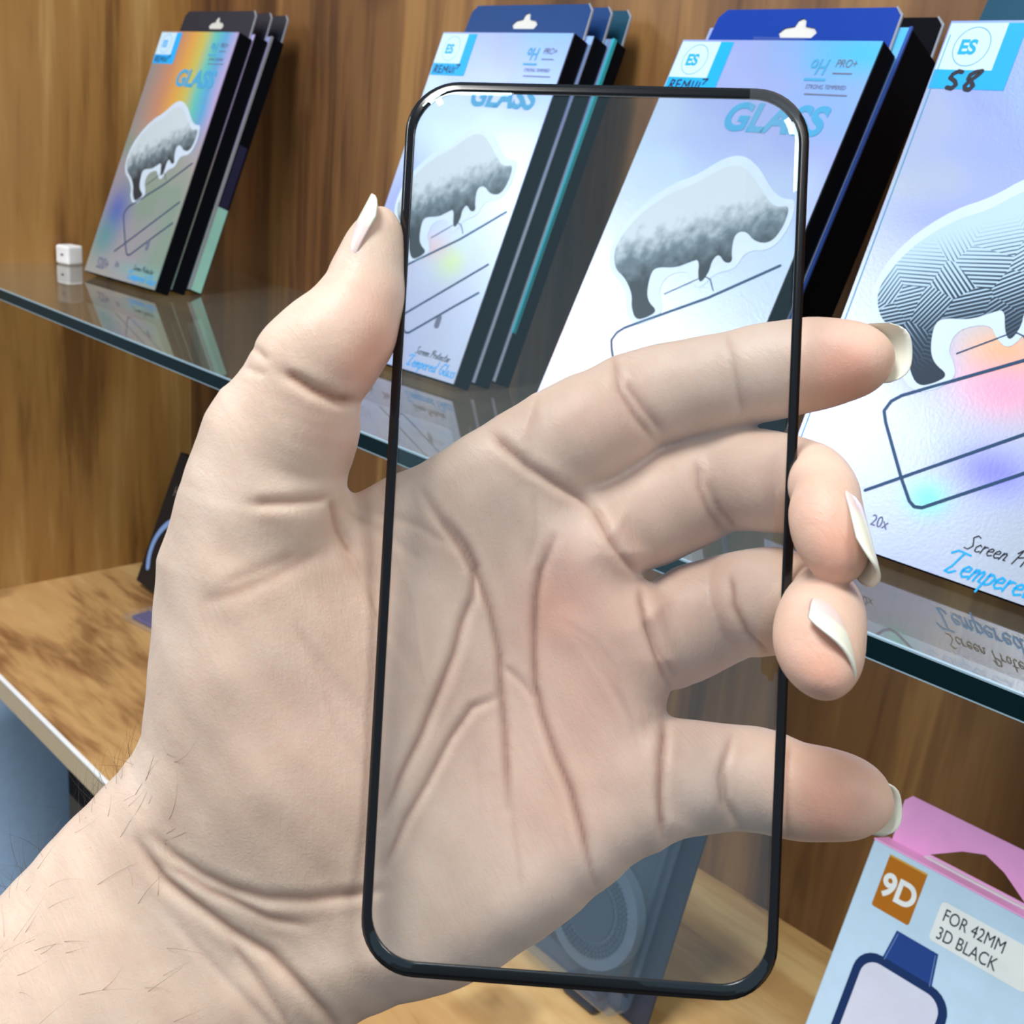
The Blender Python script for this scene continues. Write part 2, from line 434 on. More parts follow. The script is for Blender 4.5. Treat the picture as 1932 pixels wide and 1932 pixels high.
def stroke_word(strokes, x, z, w, h):
    return [[(x + a * w, z + b * h) for a, b in s] for s in strokes]
GLYPH = {
 'e': [[(.02, .26), (.3, .3), (.32, .45), (.18, .5), (.05, .35), (.05, .12), (.18, 0), (.38, .1)]],
 'm': [[(0, 0), (.08, .48)], [(.06, .3), (.2, .5), (.26, .42), (.22, 0)], [(.24, .3), (.4, .5), (.46, .42), (.42, .05), (.52, .02)]],
 'p': [[(.1, .5), (0, -.38)], [(.06, .35), (.22, .5), (.36, .38), (.3, .1), (.15, 0), (.05, .1)]],
 'r': [[(.06, .5), (.04, 0)], [(.05, .3), (.18, .48), (.3, .46)]],
 'd': [[(.34, .4), (.2, .5), (.04, .3), (.08, .04), (.22, .04), (.34, .25)], [(.42, 1.0), (.34, .25), (.36, .02), (.46, .06)]],
 'T': [[(-.15, .82), (.05, 1.0), (.6, .95)], [(.34, .96), (.2, .3), (.05, .02), (.25, 0), (.45, .15)]],
 'S': [[(.55, .9), (.35, 1.0), (.15, .8), (.3, .55), (.42, .3), (.25, .02), (0, .05)]],
 'c': [[(.32, .4), (.2, .5), (.04, .3), (.08, .05), (.22, 0), (.36, .1)]],
 'n': [[(0, 0), (.08, .48)], [(.05, .3), (.22, .5), (.3, .4), (.26, .04), (.38, .05)]],
 'P': [[(.2, .9), (.05, 0)], [(0, .7), (.2, 1.0), (.5, .95), (.5, .6), (.2, .45)]],
 'o': [[(.2, .5), (.04, .3), (.1, .02), (.28, .05), (.32, .35), (.2, .5)]],
 't': [[(.2, .9), (.1, .15), (.2, 0), (.32, .08)], [(0, .55), (.34, .58)]],
 'G': [[(.55, .85), (.35, 1.0), (.08, .7), (.05, .25), (.25, 0), (.5, .2), (.52, .4), (.3, .4)]],
 'l': [[(.14, 1.0), (.04, .15), (.12, 0), (.2, .05)]],
 'a': [[(.32, .45), (.18, .5), (.04, .3), (.08, .04), (.2, .04), (.32, .3), (.3, .04), (.42, .06)]],
 's': [[(.28, .45), (.15, .5), (.08, .38), (.24, .18), (.18, 0), (.02, .04)]],
}
def script(text, x, z, size, stretch=1.0):
    out = []
    for ch in text:
        if ch == ' ':
            x += 0.35 * size * stretch; continue
        w = max(p[0] for s_ in GLYPH[ch] for p in s_)
        for s_ in GLYPH[ch]:
            out.append([(x + (a + 0.28 * b) * size * stretch, z + b * size) for a, b in s_])
        x += (w + 0.06) * size * stretch
    return out
SCRIBBLE = [[(0, 0), (.03, 1), (.12, .9), (.1, .5), (.02, .5), (.14, 0)], [(.3, 1), (.2, .95), (.21, 0), (.32, .05)], [(.21, .5), (.3, .5)], [(.38, 0), (.40, .9), (.5, .3), (.56, 1), (.58, 0)], [(.66, .9), (.67, .1), (.76, .1), (.78, .9)], [(.86, .8), (.85, 0)], [(.9, 1.15), (1.04, 1.2), (.95, .6)]]

def make_box(name, W, H, T, foil_mat, side_mat, tab_mat, prints=None, hole=True, tab_margin=0.004):
    root = empty(name, (0, 0, 0))
    link('carton', box('carton', 0, W, -T + 0.0006, 0, 0, H, 0.0005, 1), side_mat, root)
    fp = link('front_panel', box('front_panel', 0.0004, W - 0.0004, -T, -T + 0.0006, 0.0006, H - 0.0004), foil_mat, root)
    th = 0.0225
    m_ = tab_margin
    outline = [(m_, H), (m_ + 0.0012, H + th - 0.004), (m_ + 0.005, H + th), (W - m_ - 0.005, H + th), (W - m_ - 0.0012, H + th - 0.004), (W - m_, H)]
    outline = [(m_, H - 0.004)] + outline + [(W - m_, H - 0.004)]
    cx, cz = W * 0.5, H + 0.010
    hl = [(cx - 0.0085, cz - 0.002), (cx - 0.0105, cz + 0.0005), (cx - 0.008, cz + 0.003), (cx - 0.003, cz + 0.0038), (cx - 0.0022, cz + 0.0068), (cx + 0.0, cz + 0.0078), (cx + 0.0022, cz + 0.0068), (cx + 0.003, cz + 0.0038), (cx + 0.008, cz + 0.003), (cx + 0.0105, cz + 0.0005), (cx + 0.0085, cz - 0.002)]
    tb = link('hang_tab', prism('hang_tab', outline, -0.0006, 0.0, [hl] if hole else ()), tab_mat, root)
    if hole:
        link('hole_sticker', prism('hole_sticker', [(cx + (a - cx) * 1.25, cz + (b - cz) * 1.25 + 0.0002) for a, b in hl], 0.00005, 0.0003), PALE, tb)
    # bright film edge along the right of the tab
    link('film_edge', prism('film_edge', [(W - m_, H - 0.003), (W - m_ - 0.0012, H + th - 0.004), (W - m_ - 0.005, H + th), (W - m_ - 0.0046, H + th + 0.0006), (W - m_ - 0.0002, H + th - 0.0034), (W - m_ + 0.0011, H - 0.003)], -0.0009, 0.0001), SEAL, tb)
    if prints: prints(root, fp, W, H, T)
    return root

def print_common(fp, W, H, T, big=False, scribble=None, s8=False):
    y = -T - 0.00012
    link('halo_print', prism('halo_print', mm(soften(HALO_PTS)), y, y), HALO, fp)
    link('rhino_print', prism('rhino_print', mm(soften(RHINO)), y - 6e-5, y - 6e-5), HATCH if big else RSOFT, fp)
    # logo square with its cyan band
    link('logo_ground', prism('logo_ground', mm([(1.0, 183.5), (24, 183.5), (24, 201.8), (1.0, 201.8)]), y, y), LOGOWHITE, fp)
    link('logo_band', prism('logo_band', mm([(1.0, 176), (31.5, 176), (31.5, 201.8), (24, 201.8), (24, 183.5), (1.0, 183.5)]), y, y), CYAN, fp)
    ring = [[(12.6e-3 + 7.2e-3 * math.cos(t), 192.6e-3 + 7.6e-3 * math.sin(t)) for t in np.linspace(0, 2 * math.pi, 40)]]
    link('logo_ring', ribbon('logo_ring', ring, 0.0003, y - 4e-5), TEALINK, fp)
    link('lettering', text_mesh('lettering', 'ES', 0.0078, 0.0076, 0.1898, y - 5e-5, 0.0, 0.0003, 0.95), CYAN, fp)
    if s8:
        S_ = [[(19.2, 182.6), (17.6, 182.9), (15.8, 181.8), (15.2, 180.3), (17.6, 179.0), (18.6, 177.5), (17.2, 176.2), (15.2, 176.5)],
              [(27.0, 183.2), (24.6, 182.8), (22.8, 181.6), (22.6, 180.0), (24.2, 179.0), (25.6, 177.4), (24.4, 175.9), (22.8, 176.1), (22.2, 177.4), (23.6, 179.4), (25.6, 181.2), (27.0, 183.0)]]
        S_ = [[(a - 6.5, b) for a, b in s] for s in S_]
        link('handwriting', ribbon('handwriting', [mm(s) for s in S_], 0.0017, y - 8e-5), INK, fp)
    else:
        link('handwriting', ribbon('handwriting', stroke_word(SCRIBBLE, 0.0035, 0.1775, 0.021, 0.0045), 0.0008, y - 8e-5), INK, fp)
    link('lettering', text_mesh('lettering', 'GLASS', 0.0185, 0.0435, 0.1590, y - 5e-5, 0.12, 0.0007, 1.02), TEALINK, fp)
    link('lettering', text_mesh('lettering', '9H', 0.0105, 0.0775, 0.1868, y - 5e-5, 0.15, 0.0001, 0.72), TEALINK, fp)
    link('lettering', text_mesh('lettering', 'PRO+', 0.0052, 0.0905, 0.1905, y - 5e-5, 0.1, 0.0, 0.8), GREYINK, fp)
    link('underline', ribbon('underline', [mm([(78, 184.5), (88, 184.5)])], 0.0012, y - 5e-5), TEALINK, fp)
    link('lettering', text_mesh('lettering', 'STRONG TEMPERED', 0.0028, 0.080, 0.1802, y - 5e-5, 0, 0, 0.8), GREYINK, fp)
    link('fine_print', ribbon('fine_print', [mm([(81, 177.6), (102, 177.6)]), mm([(91, 187.6), (100, 187.6)])], 0.0006, y - 5e-5), GREYINK, fp)
    # drawing of a sheet of glass held over a telephone
    ol = [(36, 21.5), (84.5, 55.7), (104, 69.5)]
    sheet = [(104, 100), (75.1, 80.5), (36.5, 59.0), (33.2, 56.0), (31.8, 51.9), (34.0, 48.0), (47.6, 30.0), (54.0, 22.5), (56.5, 21.1), (59.4, 21.6), (89.3, 42.9), (104, 53)]
    top = [(50.9, 78.2), (66.9, 88.7), (69.5, 89.4), (72.1, 88.7), (76, 84)]
    link('glass_drawing', ribbon('glass_drawing', [mm(ol)], 0.0012, y - 4e-5), LINEINK, fp)
    link('glass_drawing', ribbon('glass_drawing', [mm(sheet)], 0.0012, y - 5e-5), LINEINK, fp)
    link('glass_drawing', ribbon('glass_drawing', [mm(top)], 0.0005, y - 4e-5), LINEINK, fp)
    # script lines along the foot
    if big:
        link('lettering', ribbon('lettering', script('Tempered Glass', 0.0750, 0.0028, 0.0084, 1.0), 0.00075, y - 5e-5), CYAN, fp)
        link('lettering', ribbon('lettering', script('Screen Protector', 0.0790, 0.0125, 0.0056, 1.0), 0.00040, y - 5e-5), INK, fp)
        link('wrap_line', ribbon('wrap_line', [[(0.0022, 0.001), (0.0022, H - 0.006)]], 0.0004, y - 2e-5), TEALINK, fp)
    else:
        link('lettering', ribbon('lettering', script('Tempered Glass', 0.0660, 0.0035, 0.0066, 1.0), 0.0006, y - 5e-5), CYAN, fp)
        link('lettering', ribbon('lettering', script('Screen Protector', 0.0700, 0.0112, 0.0044, 1.0), 0.00035, y - 5e-5), INK, fp)
    link('lettering', text_mesh('lettering', '20x', 0.006, 0.0425, 0.0100, y - 5e-5, 0, 0, 0.8), GREYINK, fp)
    if not big:
        link('lettering', text_mesh('lettering', 'S20+', 0.0125, 0.016, 0.0055, y - 5e-5, 0, 0.0002, 0.7), GREYINK, fp)
        link('camera_mark', prism('camera_mark', mm(round_rect(78, 82, 28, 36, 1.8)), y - 5e-5, y - 5e-5), GREYINK, fp)

def place(o, x, y, th, psi, z=ZG):
    o.location = (x, y, z)
    o.rotation_euler = (-math.radians(th), 0, math.radians(psi))

def stack(x, y, th, psi, specs, group):
    """boxes leaning one behind the other; y is the rear foot of the foremost"""
    c = math.cos(math.radians(th))
    for k, s in enumerate(specs):
        T_ = s.get('T', BT)
        if k: y += (T_ + 0.0004) / c
        o = make_box('screen_protector_box', s.get('W', BW), BH, T_, s['foil'], s.get('side', DARKCARD), s['tab'], s.get('prints'), s.get('hole', True))
        place(o, x + s.get('dx', 0), y, th, psi)
        if 'extra' in s: s['extra'](o)
        tag(o, s['label'], 'box', group)

def side_label(o):
    link('side_label', box('side_label', BW, BW + 0.0002, -BT + 0.0014, -0.0012, 0.001, 0.068), MINT, o)
    link('side_label', box('side_label', BW, BW + 0.0002, -BT + 0.003, -0.002, 0.0685, 0.118), DARKBLUE, o)
    link('foil_edge', box('foil_edge', BW - 0.0008, BW + 0.0004, -BT - 0.0002, -BT + 0.0016, 0.001, BH), SEAL, o)
def cyan_edge(o):
    link('foil_edge', box('foil_edge', BW - 0.001, BW + 0.0006, -BT - 0.0001, -BT + 0.0024, 0.03, BH), plain('cyan_foil', srgb(60, 200, 225), 0.3, 0.3), o)
def blue_edge(o):
    link('foil_edge', box('foil_edge', BW - 0.001, BW + 0.0005, -0.030 - 0.0001, -0.030 + 0.0010, 0.001, BH), plain('blue_foil', srgb(48, 84, 170), 0.3, 0.3), o)

P_ = lambda big=False, s8=False: (lambda root, fp, W, H, T: print_common(fp, W, H, T, big, None, s8))
thL = math.radians(20.9)
stack(0.0842, -0.0867 - 0.0224 / math.cos(thL), 20.9, 3.5, [
    dict(foil=FOIL_L, tab=TABNIGHT, prints=P_(), label='rainbow foil box with a rhino, front of the stack in the far corner'),
    dict(foil=FOIL_L, tab=TABNIGHT, label='black-sided box wedged second in the far corner stack', dx=-0.0004),
    dict(foil=FOIL_L, tab=TABNIGHT, extra=side_label, label='rear box of the far corner stack, mint label on its side', dx=0.0005),
], 'boxes leaning in the far corner')
stack(0.4298, -0.1027, 20.6, 1.6, [
    dict(foil=FOIL_M, tab=TABBLUE, prints=P_(), label='lavender rhino foil box seen through the left half of the held glass'),
    dict(foil=FOIL_M, tab=TABBLUE, label='second box behind the lavender one, navy hang tab', dx=0.002),
    dict(foil=FOIL_M, tab=TABTEAL, extra=cyan_edge, label='third box behind the lavender one, cyan edge and teal hang tab', dx=0.004),
], 'boxes leaning behind the held glass')
stack(0.6291, -0.1323, 24.8, -0.1, [
    dict(foil=FOIL_T, tab=TABDEEP, prints=P_(), label='pale blue rhino foil box with bright blue hang tab behind the glass'),
    dict(foil=FOIL_T, tab=DARKCARD, T=0.030, extra=blue_edge, label='thick black box tucked behind the bright blue hang tab', dx=0.0015, hole=False),
], 'boxes leaning right of centre')
stack(0.7763, -0.137, 20.2, -1.1, [
    dict(foil=FOIL_S, tab=TABTEAL, W=0.150, prints=P_(True, True), label='large silver rhino foil box marked S8 at the right edge'),
    dict(foil=FOIL_S, tab=TABTEAL, W=0.150, label='box hidden behind the silver box marked S8', dx=0.004),
], 'boxes leaning at the right edge')

# white letter cube on the glass
cz = at_z(127, 497, ZG)
cu = empty('letter_cube', (0.014, cz[1], ZG), (0, 0, 0.25))
tag(cu, 'tiny white plastic cube on the glass beside the corner boxes', 'cube')
link('body', box('body', -0.0085, 0.0085, -0.008, 0.008, 0.0001, 0.0165, 0.0022, 3), WHITE, cu)
link('mark', box('mark', -0.001, 0.0022, -0.0082, -0.0078, 0.0075, 0.0095), GREYINK, cu)

# ----------------------------------------------------------------- pink watch-glass box
PB_W, PB_H, PB_T, PB_TH = 0.088, 0.142, 0.016, 20.0
tl = at_depth(1650, 1582, 0.55)
th = math.radians(PB_TH)
PB_H = (tl[2] - ZB - PB_T * math.sin(th)) / math.cos(th)
px0 = tl[0]
py0 = tl[1] + PB_T * math.cos(th) - PB_H * math.sin(th)
pk = empty('watch_glass_box', (0, 0, 0))
place(pk, px0, py0, PB_TH, 0.0, ZB)
tag(pk, 'pale blue watch glass box with pink hang tab and orange 9D badge', 'box')
PINK = plain('pink_card', srgb(255, 178, 236), 0.45)
ICE = plain('ice_card', srgb(196, 222, 248), 0.4)
ORANGE = plain('orange_badge', srgb(206, 122, 22), 0.25, 0.35)
GOLD = plain('gold_edge', srgb(246, 190, 90), 0.25, 0.5)
WATCHB = plain('watch_blue', srgb(20, 62, 140), 0.4)
WATCHC = plain('watch_case', srgb(40, 66, 122), 0.2, 0.6)
SCREENW = plain('watch_screen', srgb(216, 218, 240), 0.3)
T = PB_T
link('carton', box('carton', 0, PB_W, -T, 0, 0, PB_H, 0.0006, 1), ICE, pk)
link('lid_strip', box('lid_strip', -0.0001, PB_W + 0.0001, -T - 0.0001, 0.0001, PB_H - 0.0003, PB_H + 0.0004), PINK, pk)
H = PB_H
tabo = [(0.002, H), (0.001, H + 0.020), (0.004, H + 0.0235), (PB_W - 0.004, H + 0.0235), (PB_W - 0.001, H + 0.020), (PB_W - 0.002, H)]
hole = [(0.021, H + 0.0022), (0.034, H + 0.0105), (0.044, H + 0.014), (0.054, H + 0.0105), (0.067, H + 0.0022)]
tb = link('hang_tab', prism('hang_tab', tabo, -0.0008, 0.0, [hole]), PINK, pk)
link('tab_slot_edge', box('tab_slot_edge', 0.020, 0.068, -0.0045, -0.0008, H + 0.0005, H + 0.0012), WHITE, pk)
y = -T - 0.0001
link('badge', prism('badge', round_rect(0.0095, 0.0285, H - 0.0285, H - 0.0032, 0.0012), y, y), ORANGE, pk)
link('badge_edge', ribbon('badge_edge', [[(0.0098, H - 0.0034), (0.0282, H - 0.0034)]], 0.0009, y - 3e-5), GOLD, pk)
link('lettering', text_mesh('lettering', '9D', 0.0150, 0.0105, H - 0.0215, y - 6e-5, 0, 0.0005, 0.92), WHITE, pk)
link('sticker', prism('sticker', round_rect(0.0385, 0.083, H - 0.0290, H - 0.0105, 0.002), y, y), WHITE, pk)
link('lettering', text_mesh('lettering', 'FOR 42MM', 0.0082, 0.0410, H - 0.0185, y - 6e-5, 0, 0.0, 0.74), INK, pk)
link('lettering', text_mesh('lettering', '3D BLACK', 0.0082, 0.0410, H - 0.0270, y - 6e-5, 0, 0.0, 0.74), INK, pk)
link('watch_strap', prism('watch_strap', mm([(22.5, H * 1e3 - 49), (47.5, H * 1e3 - 49), (45.0, H * 1e3 - 33), (24.5, H * 1e3 - 33)]), y, y), WATCHB, pk)
link('watch_case', prism('watch_case', round_rect(0.0115, 0.058, H - 0.102, H - 0.047, 0.011), y - 2e-5, y - 2e-5), WATCHC, pk)
link('watch_screen', prism('watch_screen', round_rect(0.0155, 0.054, H - 0.098, H - 0.051, 0.0075), y - 5e-5, y - 5e-5), SCREENW, pk)
link('strap_stitching', ribbon('strap_stitching', [[(0.0256, H - 0.0342), (0.0238, H - 0.0478)], [(0.0441, H - 0.0342), (0.0463, H - 0.0478)]], 0.0003, y - 5e-5), plain('stitch', srgb(120, 150, 200), 0.5), pk)

# ----------------------------------------------------------------- dark box and packet on the lower board, far left
db = make_box('dark_retail_box', 0.085, 0.128, 0.018, plain('black_print', srgb(22, 26, 34), 0.4), DARKCARD, TABNIGHT, None, False)
q = at_z(262, 1106, ZB)
place(db, q[0], q[1] + 0.014, 21.0, 0.0, ZB)
tag(db, 'black retail box leaning on the lower board behind the thumb', 'box')
yy = -0.018 - 0.0001
link('blue_arc', ribbon('blue_arc', [[(0.055 + 0.048 * math.cos(t), 0.035 + 0.040 * math.sin(t)) for t in np.linspace(1.9, 3.6, 14)]], 0.006, yy), plain('arc_ink', srgb(140, 176, 240), 0.3), db)
link('lettering', text_mesh('lettering', 'HD', 0.014, 0.012, 0.088, yy, 0, 0, 0.9), plain('dull_ink', srgb(120, 112, 104), 0.5), db)
q = at_z(268, 1165, ZB)
pkx = empty('clear_packet', (q[0] + 0.02, q[1], ZB), (0, 0, 0.15))
tag(pkx, 'small clear packet with purple card lying on the lower board', 'packet')
link('card', box('card', -0.022, 0.03, -0.006, 0.012, 0.0006, 0.0040, 0.0008, 1), plain('purple_card', srgb(92, 86, 140), 0.4), pkx)
link('sleeve', box('sleeve', -0.027, 0.035, -0.012, 0.018, 0.0001, 0.0055, 0.001, 1), CLEARFILM, pkx)

# ----------------------------------------------------------------- clear pack with a round charger
q = at_z(1085, 1890, ZB)
bp = empty('charger_pack', (q[0], q[1] + 0.004, ZB), (-math.radians(14), 0, math.radians(-2)))
tag(bp, 'clear plastic pack with a round dark charger on the lower board', 'pack')
NAVY = plain('navy_plastic', srgb(36, 50, 70), 0.35)
GREYP = plain('grey_plastic', srgb(92, 106, 122), 0.35)
def disc(name, cx, cz, r, y0, y1, n=40):
    return prism(name, [(cx + r * math.cos(t), cz + r * math.sin(t)) for t in np.linspace(0, 2 * math.pi, n + 1)[:-1]], y0, y1)
link('backing_card', box('backing_card', -0.052, 0.040, 0.006, 0.0075, 0.004, 0.135, 0.001, 1), plain('slate_card', srgb(40, 48, 66), 0.5), bp)
link('disc', disc('disc', -0.008, 0.048, 0.031, -0.002, 0.005), GREYP, bp)
link('inner_disc', disc('inner_disc', -0.008, 0.048, 0.016, -0.0035, -0.002), NAVY, bp)
for k, rr in enumerate((0.0185, 0.021, 0.0235)):
    n_ = 46 + 6 * k
    bm = bmesh.new()
    for t in range(n_):
        a = 2 * math.pi * t / n_
        cx, czz = -0.008 + rr * math.cos(a), 0.048 + rr * math.sin(a)
        s = 0.0008
        box_bm(bm, cx - s, cx + s, -0.0034, -0.0019, czz - s, czz + s)
    me = bpy.data.meshes.new('ridge_ring'); bm.to_mesh(me); bm.free()
    tag(link('ridge_ring', me, NAVY, bp), kind='stuff')
link('foot', box('foot', -0.010, 0.014, -0.006, 0.006, 0.0002, 0.012, 0.002, 2), NAVY, bp)
link('blister', box('blister', -0.046, 0.030, -0.014, 0.006, 0.008, 0.125, 0.006, 3), CLEARPACK, bp)

# ----------------------------------------------------------------- blue drum under the shelf
q = at_depth(0, 1550, 1.22)
dr = empty('blue_drum', (q[0] - 0.150, q[1] + 0.02, 0.0))
tag(dr, 'blue plastic drum standing under the lower board', 'drum')
prof = [(0.0, 0.0), (0.100, 0.0), (0.106, 0.01), (0.106, 0.20), (0.110, 0.205), (0.110, 0.215), (0.106, 0.22), (0.106, 0.48), (0.110, 0.485), (0.110, 0.495), (0.106, 0.50), (0.106, 0.70), (0.098, 0.735), (0.0, 0.74)]
N = 40
V, F = [], []
for (rr, zz) in prof:
    for k in range(N):
        V.append((rr * math.cos(2 * math.pi * k / N), rr * math.sin(2 * math.pi * k / N), zz))
for i in range(len(prof) - 1):
    for k in range(N):
        F.append((i * N + k, i * N + (k + 1) % N, (i + 1) * N + (k + 1) % N, (i + 1) * N + k))
BLUEP = plain('blue_plastic', srgb(176, 206, 240), 0.5)
link('barrel', mesh_from('barrel', V, F, True), BLUEP, dr)
link('lid', disc('lid', 0, 0, 0.1, 0, 0.02), BLUEP, dr).matrix_local = Matrix.Translation((0, 0, 0.74)) @ Matrix.Rotation(math.radians(90), 4, 'X')

#HAND
# ----------------------------------------------------------------- the held screen protector
D0 = 192.8                                   # mm from the lens to the middle of the sheet
def cpx(px, py, zr):
    """pixel + height over the sheet's middle (mm, towards the lens) -> camera space in mm"""
    d = D0 - zr
    return np.array([(px - 966) / FPX * d, -(py - 966) / FPX * d, -d])
C4 = [np.array(p) for p in ((-17.5, 73.7, -198.7), (50.2, 70.5, -194.0), (42.0, -79.1, -186.8), (-25.7, -75.9, -191.5))]
ctr = sum(C4) / 4
ex = (C4[1] - C4[0]) + (C4[2] - C4[3]); ex /= np.linalg.norm(ex)
ey = (C4[0] - C4[3]) + (C4[1] - C4[2]); ey -= ex * (ex @ ey); ey /= np.linalg.norm(ey)
ez = np.cross(ex, ey)
SW, SH = 0.0679, 0.150
sp_ = empty('screen_protector', (0, 0, 0))
R3 = RCAM @ np.stack([ex, ey, ez], 1)
Mx = Matrix.Identity(4)
o3 = cam2world(ctr / 1000)
for i in range(3):
    for j in range(3): Mx[i][j] = R3[i, j]
    Mx[i][3] = o3[i]
sp_.matrix_world = Mx
tag(sp_, 'clear glass screen protector with thin black border held in the hand', 'screen protector')
def bow(d):                                   # the glass rolls back near its rim
    e = max(0.0, 1 - d / 0.0045)
    return -0.0011 * e * e
NS = 10
def rr_pts(ix, it, ib, r):
    return round_rect(-SW / 2 + ix, SW / 2 - ix, -SH / 2 + ib, SH / 2 - it, r, NS)
def rings(levels, closed=False, dz=0.0):
    V = []
    for (ix, it, ib, r, d) in levels:
        V += [(p[0], p[1], bow(d) + dz) for p in rr_pts(ix, it, ib, r)]
    return V
n_ = 4 * (NS + 1)
def strip_faces(nl, off=0, flip=False):
    F = []
    for i in range(nl - 1):
        for k in range(n_):
            f = (off + i * n_ + k, off + i * n_ + (k + 1) % n_, off + (i + 1) * n_ + (k + 1) % n_, off + (i + 1) * n_ + k)
            F.append(f[::-1] if flip else f)
    return F
lv = [(d, d, d, max(0.0088 - d, 0.003), d) for d in (0.0004, 0.001, 0.0016, 0.0024, 0.0034, 0.0046)]
Vt, Vb = rings(lv), rings(lv, dz=-0.0004)
F = strip_faces(len(lv)) + [tuple(range((len(lv) - 1) * n_, len(lv) * n_))]
off = len(Vt)
F += strip_faces(len(lv), off, True) + [tuple(range(off + (len(lv) - 1) * n_, off + len(lv) * n_))[::-1]]
F += [(k, off + k, off + (k + 1) % n_, (k + 1) % n_) for k in range(n_)]
me = mesh_from('glass_sheet', Vt + Vb, F)
link('glass_sheet', me, SCREENGLASS, sp_)
lb = [(0, 0, 0, 0.0090, 0.0), (0.0006, 0.0007, 0.0009, 0.0086, 0.0006), (0.0012, 0.0014, 0.0018, 0.0082, 0.0012), (0.0017, 0.0019, 0.0026, 0.0078, 0.0017)]
Vt, Vb = rings(lb, dz=0.00012), rings(lb, dz=-0.0007)
off = len(Vt)
F = strip_faces(len(lb)) + strip_faces(len(lb), off, True)
F += [(k, off + k, off + (k + 1) % n_, (k + 1) % n_) for k in range(n_)]
j = (len(lb) - 1) * n_
F += [(j + (k + 1) % n_, off + j + (k + 1) % n_, off + j + k, j + k) for k in range(n_)]
link('black_border', mesh_from('black_border', Vt + Vb, F, True), BLACKRIM, sp_)
# clear pull film over the upper right corner
def on_sheet(px, py):
    d = np.array([(px - 966) / FPX, -(py - 966) / FPX, -1.0])
    t = (ctr @ ez) / (d @ ez)
    p = d * t - ctr
    return (p @ ex) / 1000, (p @ ey) / 1000
fa, fb = on_sheet(1405, 393), on_sheet(1513, 82)
vv, ff = [], []
for i in range(13):
    z_ = fa[1] + (fb[1] - fa[1]) * i / 12
    lift = 0.0006 + 0.0016 * max(0, (i - 7) / 5) ** 2
    for x_ in (fa[0], fb[0]):
        vv.append((x_, z_, lift))
for i in range(12): ff.append((2 * i, 2 * i + 1, 2 * i + 3, 2 * i + 2))
link('pull_film', mesh_from('pull_film', vv, ff, True), CLEARFILM, sp_)

